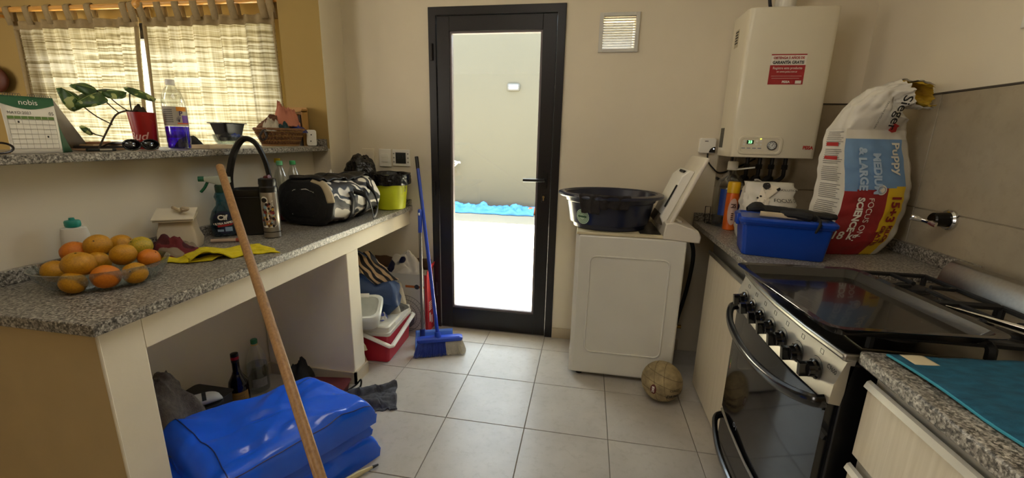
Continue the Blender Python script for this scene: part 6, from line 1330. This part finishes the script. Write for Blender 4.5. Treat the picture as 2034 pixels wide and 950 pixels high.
for y0, z0, z1 in ((.10, .07, .14), (.135, .05, .11)): O('side_print_stroke', card(nb(), lambda x, y: V((FX1 + .0014, y0 + x, y)), 0, .02, z0, z1, (1, 0, 0)), whiteink, t)
brn = mat('brown_cardboard', '6a4f3a', .85)
for k, (y0, y1, z0, z1) in enumerate(((FY1 - .004, FY1 - .001, FZ, FZ + .09), (FY0, FY0 + .003, FZ, FZ + .0))):
    if z1 > z0: bm = nb(); sheet(bm, 20, 4, lambda u, v: V((FX0 + (FX1 - FX0) * u, y1 - .02 * v, z0 + (z1 - z0) * v * (1 + .15 * nse(u * 8, 2))))); O('flap', bm, brn, t, solid=.003)
bm = nb(); sheet(bm, 6, 4, lambda u, v: V((FX1 + .02 * v, FY0 + (FY1 - FY0) * u, FZ + .07 * v))); O('flap', bm, redp, t, solid=.003)
tag(O('plastic_bag', heap(nb(), -.60, .115, FZ + .001, .125, .055, .13, 71, .0, .45, 50, 18), patch('white_navy_film', ('11163a', 'ccc6ba', 'd8d3c8'), 7, .4, (.44, .60)), ang=1.2), 'white and navy plastic bag stuffed in the top of the fan box', 'plastic bag')
tag(O('small_white_bag', heap(nb(), -.60, -.02, .246, .05, .04, .14, 73, .0, .5), mat('milky_film', 'a89f8d'), ang=1.2), 'small milky plastic bag between tote and fan box', 'plastic bag')

# ------------------------------------------------------------------ patio things
t = thing('bulkhead_lamp', 'oval caged bulkhead lamp on the patio wall', 'wall lamp', (-.80, 5.46, 2.22)); O('housing', loft(nb(), [[V((-.80 + p.x, 5.499 - d, 2.285 + p.y)) for p in rrect(a, b, .03, 0)] for a, b, d in ((.115, .062, 0), (.115, .062, .03), (.10, .048, .034))]), mat('lamp_dark_grey', '4a4a48', .5), t); O('diffuser', loft(nb(), [[V((-.80 + p.x, 5.465 - d, 2.285 + p.y)) for p in rrect(a, b, .02, 0)] for a, b, d in ((.092, .040, 0), (.08, .032, .02))]), mat('lamp_glass_white', 'd9dcd4', .3), t)
for z in (2.262, 2.285, 2.308): O('guard_bar', B(-.905, -.695, 5.438, 5.446, z - .004, z + .004), mat('lamp_dark_grey', '4a4a48'), t)
bm = nb()
def psh(u, v):
    x = -2.25 + 1.95 * u; y = 5.05 + .40 * v + .05 * nse(u * 9, v * 3, 2); z = -.036 + .17 * S(min(1, max(0, v)) * PI) ** .7 * (.55 + .6 * abs(nse(u * 7, v * 2, 1))) + .06 * nse(u * 18, v * 8, 4) * S(v * PI) + .03 * abs(nse(u * 40, v * 14, 9)) * S(v * PI)
    return V((x, y, max(-.038, z)))
sheet(bm, 160, 30, psh); tag(O('blue_sheet', bm, mat('light_blue_sheet', '2f6fa8', .6), ang=.5, solid=.01, offs=1), 'crumpled light blue sheet along the foot of the patio wall', 'sheet')
tag(O('orange_pipe', tube(nb(), [(-.50, 5.28, .03), (.45, 5.20, .03)], .07, 14), mat('orange_pvc', 'b5581c', .5)), 'orange pipe lying at the foot of the patio wall', 'pipe')
t = thing('clothes_bracket', 'white folding bracket on the patio wall seen at the left of the glass', 'bracket', (-1.86, 5.42, .80))
for a, b in (((-2.05, 5.35, .83), (-1.80, 5.38, .90)), ((-2.05, 5.40, .95), (-1.80, 5.40, .88)), ((-2.02, 5.45, .74), (-1.83, 5.40, .90))): O('arm', tube(nb(), [a, b], .013, 6), white_p, t)
O('wall_plate', B(-2.1, -2.05, 5.30, 5.499, .72, .98), white_p, t)
t = thing('brown_object', 'reddish brown rounded object at the left edge before the yellow wall', 'ornament', (-3.97, .15, 1.63)); bm = nb(); ball(bm, (-3.975, .15, 1.735), .10, 4, (1.35, .35, 1.0)); O('brown_body', bm, mat('red_brown', '5a2a14', .6, var=.2), t); O('hanger', tube(nb(), [(-3.975, .17, 1.82), (-3.975, .19, 1.86)], .006, 6), vine, t)  # unidentified object, modelled as a hanging plaque by guess
